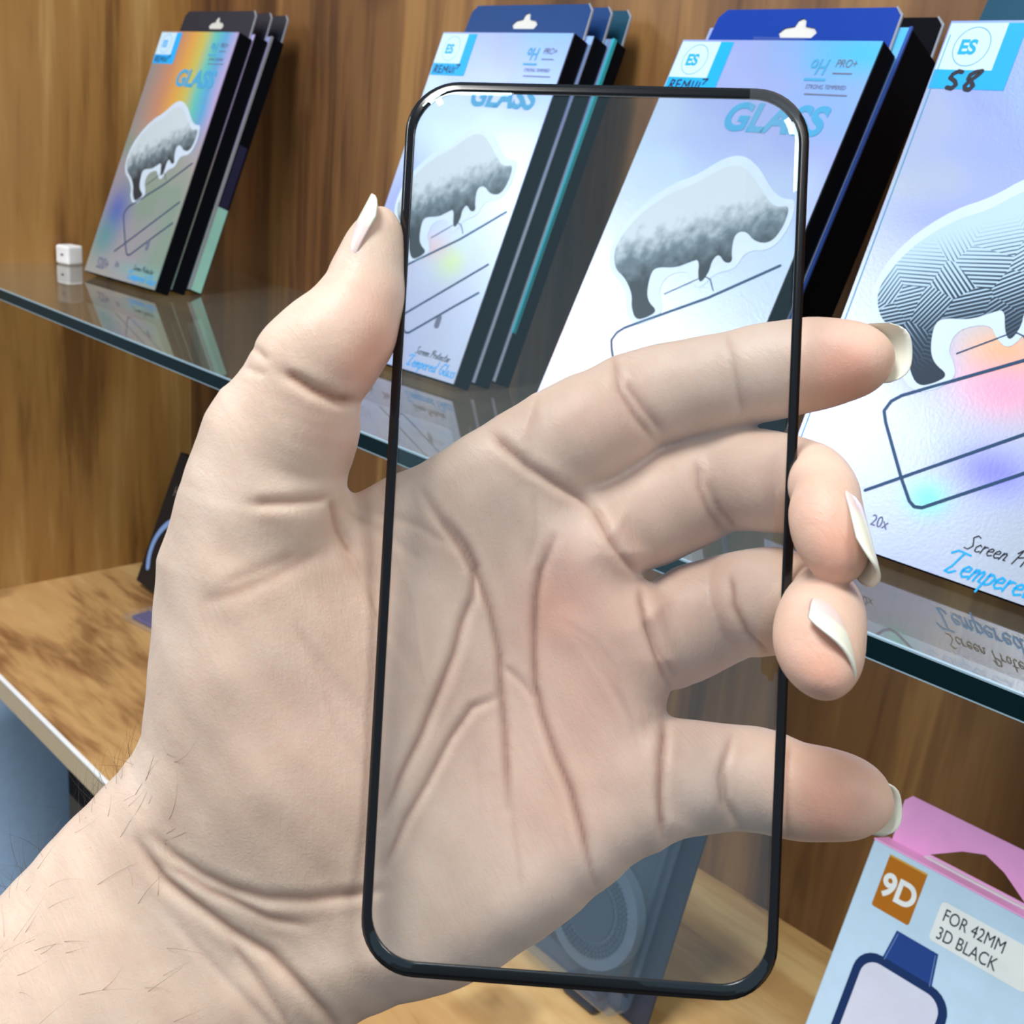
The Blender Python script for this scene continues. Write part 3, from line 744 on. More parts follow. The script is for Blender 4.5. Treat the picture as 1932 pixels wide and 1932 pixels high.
# ----------------------------------------------------------------- the hand
def hand_field():
    VOX = 0.50
    lo = np.array([-128.0, -140.0, -250.0]); hi = np.array([76.0, 60.0, -168.0])
    nx, ny, nz = ((hi - lo) / VOX).astype(int) + 1
    X = (lo[0] + VOX * np.arange(nx)).astype(np.float32)
    Y = (lo[1] + VOX * np.arange(ny)).astype(np.float32)
    Z = (lo[2] + VOX * np.arange(nz)).astype(np.float32)
    # --- palm, wrist and forearm: outline with a front and a back surface
    ZP = -19.0
    poly = [(430, 740), (400, 790), (377, 861), (337, 937), (315, 980), (297, 1053), (284, 1143), (272, 1234), (264, 1299), (250, 1391), (225, 1437), (196, 1473), (156, 1513), (109, 1567), (54, 1629), (0, 1686), (-420, 2130),
            (40, 2560), (380, 2200), (560, 2025), (666, 1934), (703, 1910), (757, 1886), (848, 1859), (931, 1815), (981, 1780), (1049, 1732), (1099, 1692), (1122, 1669), (1163, 1638), (1187, 1614), (1209, 1599), (1238, 1589), (1252, 1579),
            (1300, 1540), (1305, 1400), (1256, 1350), (1257, 1323), (1262, 1306), (1285, 1240), (1262, 1130), (1212, 1088), (1228, 1040), (1190, 950), (1110, 938), (1085, 860), (1010, 745), (933, 788), (856, 835), (795, 875), (728, 904), (660, 930), (628, 934), (640, 900), (652, 875), (668, 803), (640, 760), (560, 720)]
    def zedge(p):
        # depth of the silhouette's edge along the outline
        if p[1] > 1900 or p[0] < 150: return -20.0
        if p[0] < 700 and p[1] < 1000: return -8.0
        if p[0] < 350: return -13.0
        return ZP
    P = np.array([cpx(px, py, zedge((px, py)))[:2] for px, py in poly])
    gx, gy = np.meshgrid(X, Y, indexing='ij')
    A = P; B = np.roll(P, -1, 0)
    dmin = np.full(gx.shape, 1e9, np.float32); inside = np.zeros(gx.shape, bool)
    for (a, b) in zip(A, B):
        ab = b - a; t = np.clip(((gx - a[0]) * ab[0] + (gy - a[1]) * ab[1]) / (ab @ ab), 0, 1)
        dd = np.hypot(gx - a[0] - t * ab[0], gy - a[1] - t * ab[1]); dmin = np.minimum(dmin, dd)
        c = ((a[1] > gy) != (b[1] > gy)) & (gx < (b[0] - a[0]) * (gy - a[1]) / (b[1] - a[1] + 1e-12) + a[0])
        inside ^= c
    s = np.where(inside, -dmin, dmin)
    # control heights (px, py, front, back) relative to the sheet's middle
    ctl = [(520, 850, 4, -19), (430, 930, 3, -22), (480, 1080, 5, -30), (330, 1150, -4, -28), (470, 1250, 5, -33), (600, 1100, 0, -32), (640, 1300, -1.5, -34), (520, 1450, 3, -36), (330, 1400, -5, -34), (690, 1150, -4, -33), (720, 960, -10, -25), (830, 920, -11, -31),
           (780, 1250, -7, -35), (980, 1180, -14, -37), (950, 1330, -12, -36), (960, 900, -12, -35), (1090, 1010, -11.5, -38), (1140, 1180, -10.5, -37), (1180, 1450, -6, -29), (1080, 1350, -10.5, -35), (1060, 1560, -5, -31), (950, 1660, -3.5, -31), (850, 1760, -4.5, -31), (800, 1550, -6, -34), (700, 1650, -5, -35),
           (560, 1600, -1, -38), (620, 1780, -6, -37), (400, 1640, -6, -40), (480, 1760, -8, -42), (250, 1560, -8, -38), (280, 1800, -3, -44), (450, 1950, -4, -44), (100, 1750, -4, -42), (100, 2000, 0, -48), (-150, 2150, 3, -52), (100, 2350, 3, -52), (320, 2150, 0, -48)]
    Q = np.array([cpx(c[0], c[1], (c[2] + c[3]) / 2)[:2] for c in ctl])
    def tps(vals):
        n = len(Q); r = np.hypot(*(Q[:, None] - Q[None]).transpose(2, 0, 1))
        K = np.where(r > 0, r * r * np.log(r + 1e-9), 0) + np.eye(n) * 40.0
        Pm = np.c_[np.ones(n), Q]
        A_ = np.block([[K, Pm], [Pm.T, np.zeros((3, 3))]])
        c = np.linalg.solve(A_, np.r_[vals, 0, 0, 0])
        out = c[n] + c[n + 1] * gx + c[n + 2] * gy
        for k in range(n):
            rr = np.hypot(gx - Q[k, 0], gy - Q[k, 1]); out = out + c[k] * np.where(rr > 0, rr * rr * np.log(rr + 1e-9), 0)
        return out
    zf = tps(np.array([c[2] for c in ctl], float)) - D0
    zb = tps(np.array([c[3] for c in ctl], float)) - D0
    mid = ((zf + zb) / 2).astype(np.float32); hh = np.clip((zf - zb) / 2, 4, 40).astype(np.float32)
    # the forearm is rounder than the palm
    RE = (13.0 + 13.0 * np.clip((-(gy + 62) - 0.55 * (gx + 48)) / 30.0, 0, 1)).astype(np.float32)
    e = np.clip((RE + s) / RE, 0, None).astype(np.float32)
    zz = (Z[None, None, :] - mid[:, :, None]) / hh[:, :, None]
    Fd = (np.sqrt(e[:, :, None] ** 2 + zz * zz) - 1) * np.minimum(hh, RE)[:, :, None]
    del zz
    # --- digits: chains of stations (upper/outer px, lower/inner px, height)
    digits = {
     'thumb': [((350, 930), (650, 960), -9), ((377, 861), (650, 885), -8), ((432, 745), (664, 850), -6), ((470, 678), (674, 772), -4.5), ((495, 634), (690, 742), -4), ((528, 603), (712, 713), -4), ((563, 577), (734, 675), -4.5), ((588, 556), (748, 635), -5), ((612, 530), (760, 590), -5.5), ((626, 500), (764, 535), -6), ((643, 468), (764, 490), -6), ((664, 440), (760, 452), -6), ((684, 420), (748, 425), -6), ((705, 409), (735, 412), -6)],
     'index': [((870, 850), (1030, 960), -23), ((945, 790), (1096, 928), -23), ((1034, 730), (1157, 903), -24), ((1092, 704), (1192, 885), -25.5), ((1157, 674), (1240, 848), -26.5), ((1244, 649), (1300, 826), -26), ((1350, 630), (1375, 811), -24.5), ((1440, 610), (1450, 794), -21.5), ((1520, 600), (1530, 777), -18.5), ((1580, 602), (1590, 761), -16.5), ((1616, 614), (1622, 743), -15), ((1636, 632), (1642, 726), -14.5), ((1648, 656), (1652, 704), -14)],
     'middle': [((1000, 900), (1090, 1070), -25), ((1110, 905), (1200, 1082), -26.5), ((1240, 848), (1306, 1042), -28), ((1330, 818), (1372, 1008), -28), ((1410, 808), (1420, 1002), -24), ((1475, 818), (1465, 1006), -18), ((1530, 832), (1492, 995), -11), ((1572, 850), (1490, 975), -4), ((1616, 905), (1500, 955), 3), ((1628, 960), (1490, 975), 7), ((1634, 1000), (1498, 1020), 9), ((1636, 1036), (1526, 1054), 10), ((1626, 1056), (1568, 1066), 10)],
     'ring': [((1080, 1085), (1110, 1285), -22), ((1212, 1105), (1262, 1300), -24), ((1294, 1066), (1335, 1274), -26), ((1370, 1044), (1398, 1242), -25), ((1435, 1032), (1445, 1238), -19), ((1495, 1042), (1480, 1228), -12), ((1560, 1066), (1490, 1208), -6), ((1606, 1095), (1492, 1188), 0), ((1628, 1140), (1474, 1178), 5), ((1633, 1182), (1461, 1196), 10), ((1630, 1216), (1468, 1236), 14), ((1616, 1250), (1498, 1272), 17), ((1600, 1270), (1540, 1288), 19)],
     'little': [((1110, 1370), (1110, 1580), -18), ((1215, 1350), (1215, 1580), -17), ((1257, 1354), (1256, 1578), -16.5), ((1310, 1361), (1318, 1573), -17), ((1377, 1368), (1384, 1565), -17.5), ((1440, 1376), (1440, 1571), -17), ((1493, 1396), (1490, 1581), -16), ((1545, 1409), (1545, 1586), -14.5), ((1595, 1425), (1595, 1584), -13.5), ((1620, 1446), (1620, 1575), -13), ((1636, 1474), (1636, 1560), -13), ((1645, 1500), (1645, 1540), -13)],
    }
    def smin(a, b, k):
        h = np.clip(0.5 + 0.5 * (b - a) / k, 0, 1)
        return b * (1 - h) + a * h - k * h * (1 - h)
    centres = {}
    for name, st in digits.items():
        cs, rs = [], []
        for (a, b, z) in st:
            pa, pb = cpx(*a, z), cpx(*b, z)
            cs.append((pa + pb) / 2); rs.append(np.linalg.norm(pa - pb) / 2)
        cs = np.array(cs); rs = np.array(rs)
        # Catmull-Rom to a finer chain
        pts, rad = [], []
        for i in range(len(cs) - 1):
            p0, p1, p2, p3 = cs[max(i - 1, 0)], cs[i], cs[i + 1], cs[min(i + 2, len(cs) - 1)]
            r0, r1, r2, r3 = rs[max(i - 1, 0)], rs[i], rs[i + 1], rs[min(i + 2, len(cs) - 1)]
            for t in np.linspace(0, 1, 5)[:-1]:
                f = lambda a, b, c, d: 0.5 * (2 * b + (c - a) * t + (2 * a - 5 * b + 4 * c - d) * t * t + (3 * b - a - 3 * c + d) * t ** 3)
                pts.append(f(p0, p1, p2, p3)); rad.append(f(r0, r1, r2, r3))
        pts.append(cs[-1]); rad.append(rs[-1])
        pts = np.array(pts); rad = np.array(rad)
        centres[name] = (cs, rs)
        m = 6.0
        l = pts.min(0) - rad.max() - m; h_ = pts.max(0) + rad.max() + m
        i0 = np.clip(((l - lo) / VOX).astype(int), 0, None); i1 = np.minimum(((h_ - lo) / VOX).astype(int) + 2, (nx, ny, nz))
        sl = tuple(slice(a, b) for a, b in zip(i0, i1))
        loc = np.full([b - a for a, b in zip(i0, i1)], 1e3, np.float32)
        for k in range(len(pts) - 1):
            a, b = pts[k], pts[k + 1]; ra, rb = rad[k], rad[k + 1]
            l = np.minimum(a, b) - max(ra, rb) - m; h2 = np.maximum(a, b) + max(ra, rb) + m
            j0 = np.clip(((l - lo) / VOX).astype(int), i0, i1); j1 = np.clip(((h2 - lo) / VOX).astype(int) + 2, i0, i1)
            if (j1 <= j0).any(): continue
            x = X[j0[0]:j1[0]][:, None, None]; y = Y[j0[1]:j1[1]][None, :, None]; z = Z[j0[2]:j1[2]][None, None, :]
            ab = b - a; L2 = max(ab @ ab, 1e-6)
            t = np.clip(((x - a[0]) * ab[0] + (y - a[1]) * ab[1] + (z - a[2]) * ab[2]) / L2, 0, 1)
            d = np.sqrt((x - a[0] - t * ab[0]) ** 2 + (y - a[1] - t * ab[1]) ** 2 + (z - a[2] - t * ab[2]) ** 2) - (ra + t * (rb - ra))
            s2 = tuple(slice(p - q_, r_ - q_) for p, r_, q_ in zip(j0, j1, i0))
            loc[s2] = np.minimum(loc[s2], d)
        kk = 3.0 if name == 'thumb' else 1.6
        Fd[sl] = smin(Fd[sl], loc, kk)
    return Fd, lo, VOX, centres

def surface_nets(Fd, lo, VOX):
    S = Fd < 0
    nx, ny, nz = S.shape
    cnt = np.zeros((nx - 1, ny - 1, nz - 1), np.int8)
    for i in (0, 1):
        for j in (0, 1):
            for k in (0, 1):
                cnt += S[i:nx - 1 + i, j:ny - 1 + j, k:nz - 1 + k]
    act = (cnt > 0) & (cnt < 8)
    idx = np.argwhere(act)
    vid = np.full(act.shape, -1, np.int32); vid[tuple(idx.T)] = np.arange(len(idx))
    acc = np.zeros((len(idx), 3)); num = np.zeros(len(idx))
    corner = [(i, j, k) for i in (0, 1) for j in (0, 1) for k in (0, 1)]
    val = {c: Fd[idx[:, 0] + c[0], idx[:, 1] + c[1], idx[:, 2] + c[2]].astype(float) for c in corner}
    for c in corner:
        for ax in range(3):
            if c[ax] == 0:
                d = list(c); d[ax] = 1; d = tuple(d)
                a, b = val[c], val[d]
                m = (a < 0) != (b < 0)
                t = np.where(m, a / np.where(m, a - b, 1), 0)
                p = np.repeat(np.array(c, float)[None], len(idx), 0); p[:, ax] += t
                acc[m] += p[m]; num[m] += 1
    V = (idx + acc / num[:, None]) * VOX + lo
    faces = []
    for ax in range(3):
        sl0 = [slice(None)] * 3; sl1 = [slice(None)] * 3
        sl0[ax] = slice(0, -1); sl1[ax] = slice(1, None)
        a, b = S[tuple(sl0)], S[tuple(sl1)]
        e = np.argwhere(a != b)
        u, v = (ax + 1) % 3, (ax + 2) % 3
        e = e[(e[:, u] > 0) & (e[:, v] > 0) & (e[:, u] < S.shape[u] - 1) & (e[:, v] < S.shape[v] - 1)]
        du = np.zeros(3, int); du[u] = 1; dv = np.zeros(3, int); dv[v] = 1
        q = np.stack([vid[tuple((e - du - dv).T)], vid[tuple((e - dv).T)], vid[tuple(e.T)], vid[tuple((e - du).T)]], 1)
        flip = ~a[tuple(e.T)]
        q[flip] = q[flip][:, ::-1]
        faces.append(q)
    return V, np.concatenate(faces)

def vnormals(V, Fq):
    n = np.cross(V[Fq[:, 2]] - V[Fq[:, 0]], V[Fq[:, 3]] - V[Fq[:, 1]])
    N_ = np.zeros_like(V)
    for k in range(4): np.add.at(N_, Fq[:, k], n)
    return N_ / (np.linalg.norm(N_, axis=1, keepdims=True) + 1e-12)

def smooth(V, Fq, it, lam):
    E_ = np.concatenate([Fq[:, [0, 1]], Fq[:, [1, 2]], Fq[:, [2, 3]], Fq[:, [3, 0]]])
    deg = np.bincount(E_[:, 0], minlength=len(V)) + np.bincount(E_[:, 1], minlength=len(V))
    for k in range(it):
        S_ = np.zeros_like(V)
        for c in range(3):
            S_[:, c] = np.bincount(E_[:, 0], V[E_[:, 1], c], len(V)) + np.bincount(E_[:, 1], V[E_[:, 0], c], len(V))
        V = V + lam[k % len(lam)] * (S_ / deg[:, None] - V)
    return V

Fd, lo_, VOX_, DIG = hand_field()
HV, HF = surface_nets(Fd, lo_, VOX_)
del Fd
HV = smooth(HV, HF, 8, (0.55, -0.50))
HN = vnormals(HV, HF)
hpx = 966 + HV[:, 0] / -HV[:, 2] * FPX
hpy = 966 - HV[:, 1] / -HV[:, 2] * FPX
# skin folds: (points, depth mm, half width mm, redness)
FOLDS = [
 ([(800, 930), (835, 985), (875, 1040), (905, 1095), (925, 1150), (944, 1235), (946, 1298), (954, 1380), (957, 1450), (960, 1530)], 0.9, 1.0, 0.8),
 ([(848, 985), (880, 1030), (898, 1070), (890, 1130), (873, 1173), (857, 1235), (832, 1298), (795, 1389), (757, 1463), (724, 1546)], 0.7, 1.0, 0.7),
 ([(940, 1314), (890, 1335), (848, 1397), (807, 1476), (766, 1546), (724, 1641)], 0.55, 0.9, 0.6),
 ([(1045, 1015), (1018, 1080), (1010, 1130), (1008, 1173), (1007, 1235), (1009, 1289), (1022, 1347), (1047, 1422), (1076, 1492), (1101, 1579), (1118, 1650), (1122, 1668)], 0.95, 1.0, 0.9),
 ([(952, 1256), (985, 1285), (1014, 1320)], 0.35, 0.8, 0.4),
 ([(925, 815), (960, 850), (1000, 882), (1050, 912), (1096, 934), (1122, 960)], 0.9, 1.1, 0.8),
 ([(1118, 950), (1150, 1010), (1180, 1055), (1210, 1085)], 0.9, 1.1, 0.7),
 ([(1207, 1110), (1222, 1170), (1240, 1230), (1262, 1295)], 0.8, 1.1, 0.6),
 ([(1215, 1170), (1245, 1225), (1275, 1275)], 0.35, 0.9, 0.4),
 ([(1256, 1358), (1248, 1430), (1245, 1500), (1252, 1578)], 0.9, 1.0, 0.9),
 ([(1157, 672), (1170, 735), (1200, 785), (1235, 830)], 0.55, 1.0, 0.55), ([(1180, 720), (1212, 765), (1250, 815)], 0.45, 1.0, 0.5),
 ([(1370, 628), (1385, 690), (1400, 780)], 0.25, 1.0, 0.3),
 ([(1315, 870), (1322, 925), (1342, 972), (1372, 1006)], 0.6, 1.0, 0.5), ([(1332, 905), (1358, 962), (1392, 1002)], 0.4, 1.0, 0.5),
 ([(1376, 1085), (1382, 1145), (1408, 1195), (1450, 1236)], 0.6, 1.0, 0.6),
 ([(1380, 1380), (1366, 1450), (1370, 1510), (1395, 1560)], 0.4, 0.9, 0.5), ([(1370, 1420), (1358, 1470), (1364, 1530)], 0.25, 0.8, 0.4),
 ([(1490, 1400), (1483, 1480), (1486, 1575)], 0.35, 0.9, 0.5),
 ([(535, 702), (590, 735), (635, 754), (672, 760)], 0.9, 1.1, 0.9), ([(470, 650), (490, 665), (505, 680)], 0.3, 0.7, 0.2), ([(462, 690), (480, 700), (500, 706)], 0.25, 0.7, 0.2),
 ([(475, 950), (550, 947), (600, 942), (625, 934)], 0.6, 1.1, 0.5),
 ([(628, 940), (640, 1000), (665, 1045)], 0.7, 1.2, 0.5),
 ([(380, 1135), (450, 1115), (520, 1085), (610, 1035)], 0.3, 1.6, 0.3), ([(420, 1100), (500, 1070), (560, 1045)], 0.2, 1.2, 0.2),
 ([(285, 1575), (326, 1616), (380, 1652), (435, 1678), (500, 1696), (580, 1698), (670, 1689), (720, 1680)], 0.7, 1.2, 0.4),
 ([(258, 1590), (308, 1660), (362, 1703), (435, 1757), (507, 1801), (562, 1859), (616, 1917), (650, 1960)], 0.9, 1.2, 0.5),
 ([(308, 1627), (399, 1685), (507, 1732), (580, 1747)], 0.45, 1.0, 0.4),
 ([(435, 1775), (489, 1855), (533, 1917), (560, 1970)], 0.4, 1.0, 0.3),
 ([(650, 1040), (700, 1130), (740, 1220)], 0.25, 1.2, 0.15), ([(690, 1060), (760, 1190), (790, 1290)], 0.25, 1.2, 0.15), ([(700, 960), (790, 990), (850, 1030)], 0.25, 1.0, 0.2), ([(650, 960), (720, 1000), (800, 1060)], 0.2, 1.0, 0.15),
 ([(960, 1500), (975, 1600), (985, 1680)], 0.2, 1.0, 0.2), ([(900, 1420), (910, 1550)], 0.15, 1.0, 0.1), ([(990, 1080), (1010, 1010), (1010, 930)], 0.15, 1.0, 0.15),
]
front = np.clip((HN[:, 2] - 0.05) / 0.35, 0, 1)
disp = np.zeros(len(HV)); crease = np.zeros(len(HV))
pxmm = FPX / -HV[:, 2]
# the fan of fine lines over the ball of the thumb and across the palm
for k in range(12):
    FOLDS.append(([(640 + 9 * k, 985 + 4 * k), (690 + 8 * k, 1090 + 5 * k), (722 + 7 * k, 1190 + 10 * k)], 0.16, 0.7, 0.16))
for k in range(10):
    FOLDS.append(([(560 + 14 * k, 1180 + 16 * k), (610 + 12 * k, 1290 + 16 * k), (640 + 9 * k, 1400 + 14 * k)], 0.12, 0.8, 0.08))
for k in range(7):
    FOLDS.append(([(1060 + 16 * k, 1170 + 22 * k), (1120 + 12 * k, 1210 + 26 * k), (1170 + 6 * k, 1270 + 24 * k)], 0.12, 0.7, 0.10))
for k in range(8):
    FOLDS.append(([(300 + 22 * k, 1700 + 26 * k), (360 + 24 * k, 1780 + 24 * k), (420 + 24 * k, 1880 + 20 * k)], 0.10, 0.9, 0.06))
for pts, dep, wid, red in FOLDS:
    wid = wid * 0.78
    pts = np.array(pts, float)
    cum = np.r_[0, np.cumsum(np.linalg.norm(np.diff(pts, axis=0), axis=1))]
    best = np.full(len(HV), 1e9); tt = np.zeros(len(HV))
    bb = (hpx > pts[:, 0].min() - 60) & (hpx < pts[:, 0].max() + 60) & (hpy > pts[:, 1].min() - 60) & (hpy < pts[:, 1].max() + 60)
    ii = np.where(bb)[0]
    for k in range(len(pts) - 1):
        a, b = pts[k], pts[k + 1]; ab = b - a
        t = np.clip(((hpx[ii] - a[0]) * ab[0] + (hpy[ii] - a[1]) * ab[1]) / (ab @ ab), 0, 1)
        d = np.hypot(hpx[ii] - a[0] - t * ab[0], hpy[ii] - a[1] - t * ab[1])
        m = d < best[ii]
        best[ii[m]] = d[m]; tt[ii[m]] = (cum[k] + t[m] * (cum[k + 1] - cum[k])) / cum[-1]
    d = best / pxmm
    fade = np.clip(np.minimum(tt, 1 - tt) * 6 + 0.25, 0, 1)
    g = np.exp(-(d / wid) ** 2) * front * fade
    sh = np.exp(-((d - 2.4 * wid) / (1.2 * wid)) ** 2) * front * fade
    disp += -dep * g + 0.16 * dep * sh
    crease = np.maximum(crease, red * np.exp(-(d / (0.66 * wid)) ** 2) * front * fade)
# small soft unevenness of the flesh
un = 0.09 * np.sin(HV[:, 0] * 0.31 + 1.3) * np.sin(HV[:, 1] * 0.27 + 0.4) + 0.06 * np.sin(HV[:, 0] * 0.63 + HV[:, 1] * 0.52)
HV = HV + HN * (disp + un)[:, None]
# where the blood shows, some painted shade with it: fingertips, the ball of the thumb, the middle of the palm
FLUSH_SHADE = [(1050, 1350, 380, 0.36), (1250, 800, 260, 0.16), (1350, 1150, 220, 0.16), (690, 700, 60, 0.9), (735, 640, 60, 0.6), (700, 560, 60, 0.35), (1600, 720, 70, 0.8), (1590, 660, 90, 0.45), (1590, 1040, 60, 0.9), (1560, 960, 70, 0.4), (1560, 1270, 60, 0.7), (1530, 1200, 80, 0.4), (1580, 1540, 80, 0.7), (1560, 1480, 90, 0.5), (1060, 1110, 80, 0.55), (1050, 1180, 60, 0.35), (1100, 1300, 90, 0.25), (640, 830, 60, 0.45), (1150, 800, 90, 0.25), (560, 1350, 130, 0.18), (1060, 1520, 120, 0.22), (1480, 900, 90, 0.2)]  # low thumb and index-tip spots also paint in the redder shade there
flush_shade = np.zeros(len(HV))
for (a, b, r, k) in FLUSH_SHADE:
    flush_shade += k * np.exp(-((hpx - a) ** 2 + (hpy - b) ** 2) / (r * r)) * (HN[:, 2] > -0.3)
flush_shade = np.clip(flush_shade, 0, 1)

def to_world(P):
    return cam2world(np.asarray(P) / 1000.0)
org = to_world(cpx(700, 1350, -18))
me = bpy.data.meshes.new('person')
W_ = to_world(HV) - org
me.from_pydata(W_.tolist(), [], HF.tolist())
me.update()
me.polygons.foreach_set('use_smooth', [True] * len(me.polygons))
for nm, arr in (('flush_shade', flush_shade), ('crease', crease)):
    at_ = me.attributes.new(nm, 'FLOAT', 'POINT'); at_.data.foreach_set('value', arr.astype(np.float32))

def skin():
    a = Mat('skin')
    tc = a.n('ShaderNodeTexCoord')
    n1 = a.n('ShaderNodeTexNoise', i_Scale=45.0, i_Detail=4.0, i_Roughness=0.6); a.l(tc.outputs['Object'], n1.inputs['Vector'])
    n2 = a.n('ShaderNodeTexNoise', i_Scale=900.0, i_Detail=3.0, i_Roughness=0.65); a.l(tc.outputs['Object'], n2.inputs['Vector'])
    vo = a.n('ShaderNodeTexVoronoi', i_Scale=1500.0, feature='DISTANCE_TO_EDGE'); a.l(tc.outputs['Object'], vo.inputs['Vector'])
    fl = a.n('ShaderNodeAttribute', attribute_name='flush_shade'); cr = a.n('ShaderNodeAttribute', attribute_name='crease')
    base = a.ramp(n1.outputs[0], [(0.32, srgb(203, 177, 159)), (0.52, srgb(215, 191, 173)), (0.70, srgb(221, 199, 184))])
    c = a.mix(a.math('MULTIPLY', fl.outputs['Fac'], 0.55), base, srgb(226, 150, 126))
    c = a.mix(a.math('MULTIPLY', cr.outputs['Fac'], 0.80), c, srgb(150, 86, 54))
    a.l(c, a.p.inputs['Base Color'])
    a.set(Roughness=0.48, Specular_IOR_Level=0.4, Subsurface_Weight=0.40, Subsurface_Scale=0.006)
    a.p.inputs['Subsurface Radius'].default_value = (1.0, 0.36, 0.2)
    h = a.math('ADD', a.math('MULTIPLY', n2.outputs[0], 0.8), a.math('MULTIPLY', vo.outputs[0], 0.5))
    mp = a.n('ShaderNodeMapping'); mp.inputs['Rotation'].default_value = (0.4, 0.3, 0.9); mp.inputs['Scale'].default_value = (260, 1700, 260)
    a.l(tc.outputs['Object'], mp.inputs[0])
    n3 = a.n('ShaderNodeTexNoise', i_Scale=1.0, i_Detail=3.0, i_Distortion=0.4); a.l(mp.outputs[0], n3.inputs['Vector'])
    h = a.math('MULTIPLY_ADD', n3.outputs[0], 1.3, h)
    a.bump(h, 0.30, 0.0003)
    return a.m
person = link('person', me, skin())
person.location = org
tag(person, 'bare left hand and forearm, palm open, gripping the glass by its edges', 'person')

# ----------------------------------------------------------------- nails
def nail_mat():
    a = Mat('nail')
    at_ = a.n('ShaderNodeAttribute', attribute_name='along')
    c = a.ramp(at_.outputs['Fac'], [(0.0, srgb(226, 196, 188)), (0.50, srgb(230, 206, 204)), (0.60, srgb(238, 236, 220)), (1.0, srgb(240, 240, 226))])
    a.l(c, a.p.inputs['Base Color'])
    a.set(Roughness=0.22, Specular_IOR_Level=0.6, Subsurface_Weight=0.15, Subsurface_Scale=0.002)
    return a.m
NAILM = nail_mat()
def nail(base, tip, nrm, width, sag, bed, flat=0.8):
    """base, tip: camera-space mm; nrm: outward direction of the nail plate; sag: how far the tip curls to the pad"""
    base, tip = np.array(base, float), np.array(tip, float)
    a = tip - base; L = np.linalg.norm(a); a /= L
    n = np.array(nrm, float); n -= a * (a @ n); n /= np.linalg.norm(n)
    b = np.cross(a, n)
    R_ = width / 2 / math.sin(1.05)
    NT, NP = 14, 13
    V, al = [], []
    for layer in (0, 1):
        for i in range(NT):
            for j in range(NP):
                ph = (-1 + 2 * j / (NP - 1))
                t = i / (NT - 1)
                tm = t * (1 - 0.20 * ph ** 4 - 0.03 * ph * ph) + (1 - t) * 0.10 * ph * ph
                an = ph * 1.05
                wv = 1.0 - 0.04 * t * t - 0.36 * (1 - t) ** 4
                p = base + a * L * tm + b * R_ * math.sin(an) * wv + n * (R_ * (math.cos(an) - 1) * flat - sag * tm * tm - 0.9 * (1 - t) ** 4 - layer * 0.45)
                V.append(p); al.append(np.clip((tm - bed) / (1 - bed) * 0.5 + 0.5, 0, 1) if tm > bed else tm / bed * 0.5)
    F = []
    o = NT * NP
    for i in range(NT - 1):
        for j in range(NP - 1):
            k = i * NP + j
            F.append((k, k + 1, k + NP + 1, k + NP)); F.append((o + k, o + k + NP, o + k + NP + 1, o + k + 1))
    rim = [j for j in range(NP)] + [i * NP + NP - 1 for i in range(1, NT)] + [(NT - 1) * NP + j for j in range(NP - 2, -1, -1)] + [i * NP for i in range(NT - 2, 0, -1)]
    for k in range(len(rim)):
        p, q = rim[k], rim[(k + 1) % len(rim)]
        F.append((p, o + p, o + q, q))
    me = mesh_from('fingernail', to_world(np.array(V)) - org, F, True)
    at_ = me.attributes.new('along', 'FLOAT', 'POINT'); at_.data.foreach_set('value', np.array(al, np.float32))
    return link('fingernail', me, NAILM, person)
def on_digit(name, k, n, out=0.0):
    cs, rs = DIG[name]; n = np.array(n, float) / np.linalg.norm(n)
    return cs[k] + n * (rs[k] + out)
def along(c, a, L):
    a = np.array(a, float); a /= np.linalg.norm(a)
    return c + a * L
n_th, n_mi, n_ri = (-0.88, 0.45, 0.16), (0.96, 0.20, 0.10), (0.72, 0.29, 0.63)
rc = cpx(1609, 1194, 17.6); ra = (-0.30, -0.48, 0.82)
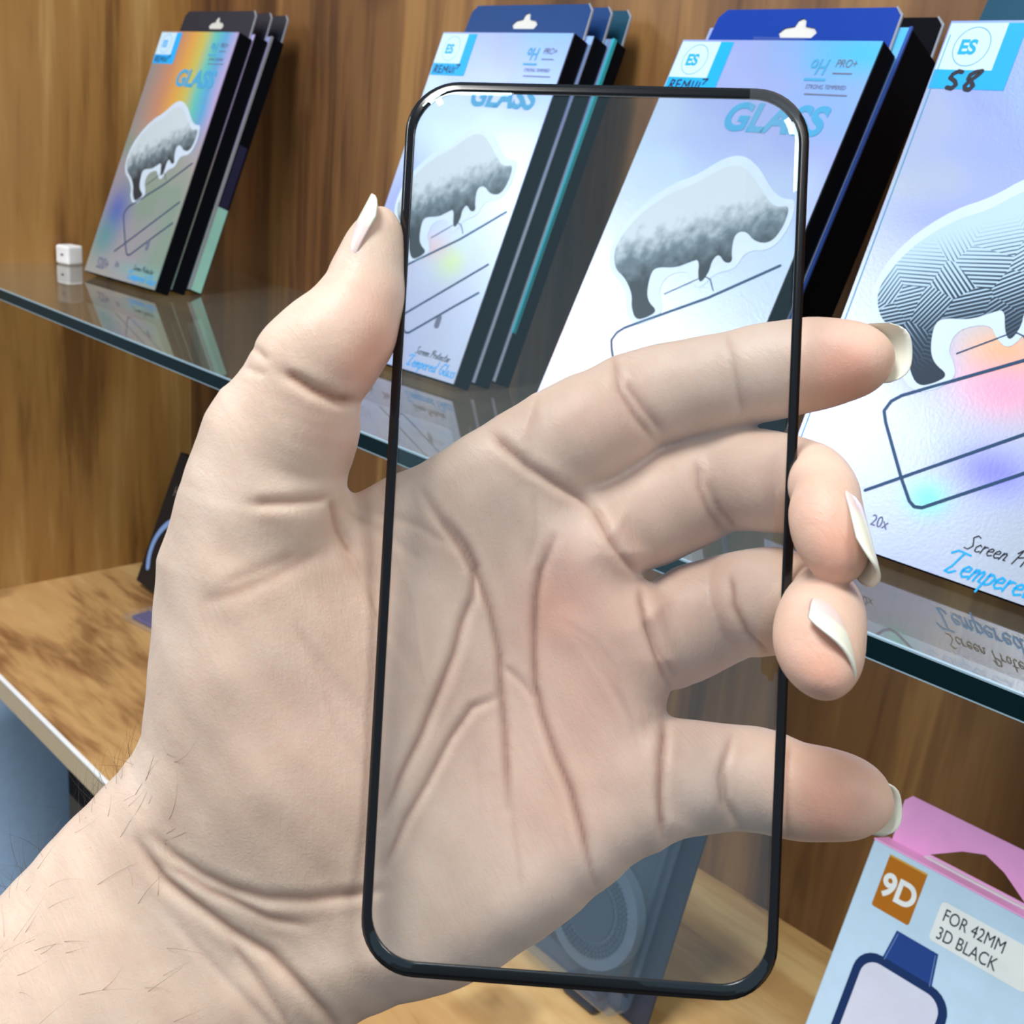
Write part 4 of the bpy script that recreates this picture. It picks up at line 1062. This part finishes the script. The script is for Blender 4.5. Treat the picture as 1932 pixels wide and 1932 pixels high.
NAILS = [
 (on_digit('thumb', 8, n_th, 0.0), cpx(702, 369, -5), n_th, 10.5, -0.3, 0.62),
 (cpx(1575, 672, -23.0), cpx(1725, 664, -14.5), (0.0, 0.10, -1.0), 11.0, 1.0, 0.50),
 (cpx(1617, 905, 4.5), cpx(1662, 1090, 15), n_mi, 11.5, 0.0, 0.45),
 (along(rc, ra, -6.5), along(rc, ra, 5.5), n_ri, 13.6, 0.2, 0.62),
 (cpx(1570, 1502, -20), cpx(1705, 1516, -13), (0.0, 0.12, -1.0), 10.5, 1.0, 0.50),
]
for nl in NAILS: nail(*nl)

# ----------------------------------------------------------------- fine hairs on the forearm
def hairs():
    sel = np.where((hpy > 1400) & (hpx < 330) & (hpy > 1470 - 0.2 * hpx) & (hpx > -260) & (hpy < 2050))[0]
    # mostly along the outer edge, a few over the skin
    edge = sel[(np.abs(HN[sel, 2]) < 0.55) & (HN[sel, 0] < -0.3)]
    face = sel[(HN[sel, 2] > 0.55)]
    pick = np.r_[RNG.choice(edge, 200), RNG.choice(face, 75)]
    V, F = [], []
    for i in pick:
        p = HV[i].copy(); n = HN[i]
        d = np.array([-0.35, 0.9, 0.1]) + RNG.normal(0, 0.35, 3)
        if HN[i, 2] > 0.55: d = np.array([0.75, 0.55, 0.15]) + RNG.normal(0, 0.33, 3)
        d -= n * (d @ n) * 0.8; d /= np.linalg.norm(d)
        L = RNG.uniform(3.5, 10.5); rad = RNG.uniform(0.02, 0.036)
        up = n * RNG.uniform(0.25, 0.7) if HN[i, 2] <= 0.55 else n * 0.10
        side = np.cross(d, n); side /= np.linalg.norm(side) + 1e-9
        bend = RNG.normal(0, 0.25)
        prev = None
        for k in range(6):
            t = k / 5
            c = p + (d * t + up * (t - 0.55 * t * t) + side * bend * t * t) * L + n * 0.02
            r = rad * (1 - 0.8 * t)
            ring = []
            for q_ in range(3):
                an = 2.094 * q_
                ring.append(len(V)); V.append(c + (n * math.cos(an) + side * math.sin(an)) * r)
            if prev:
                for q_ in range(3): F.append((prev[q_], prev[(q_ + 1) % 3], ring[(q_ + 1) % 3], ring[q_]))
            prev = ring
    me = mesh_from('arm_hair', to_world(np.array(V)) - org, F)
    o = link('arm_hair', me, plain('hair', srgb(58, 46, 40), 0.5), person)
    tag(o, kind='stuff')
hairs()
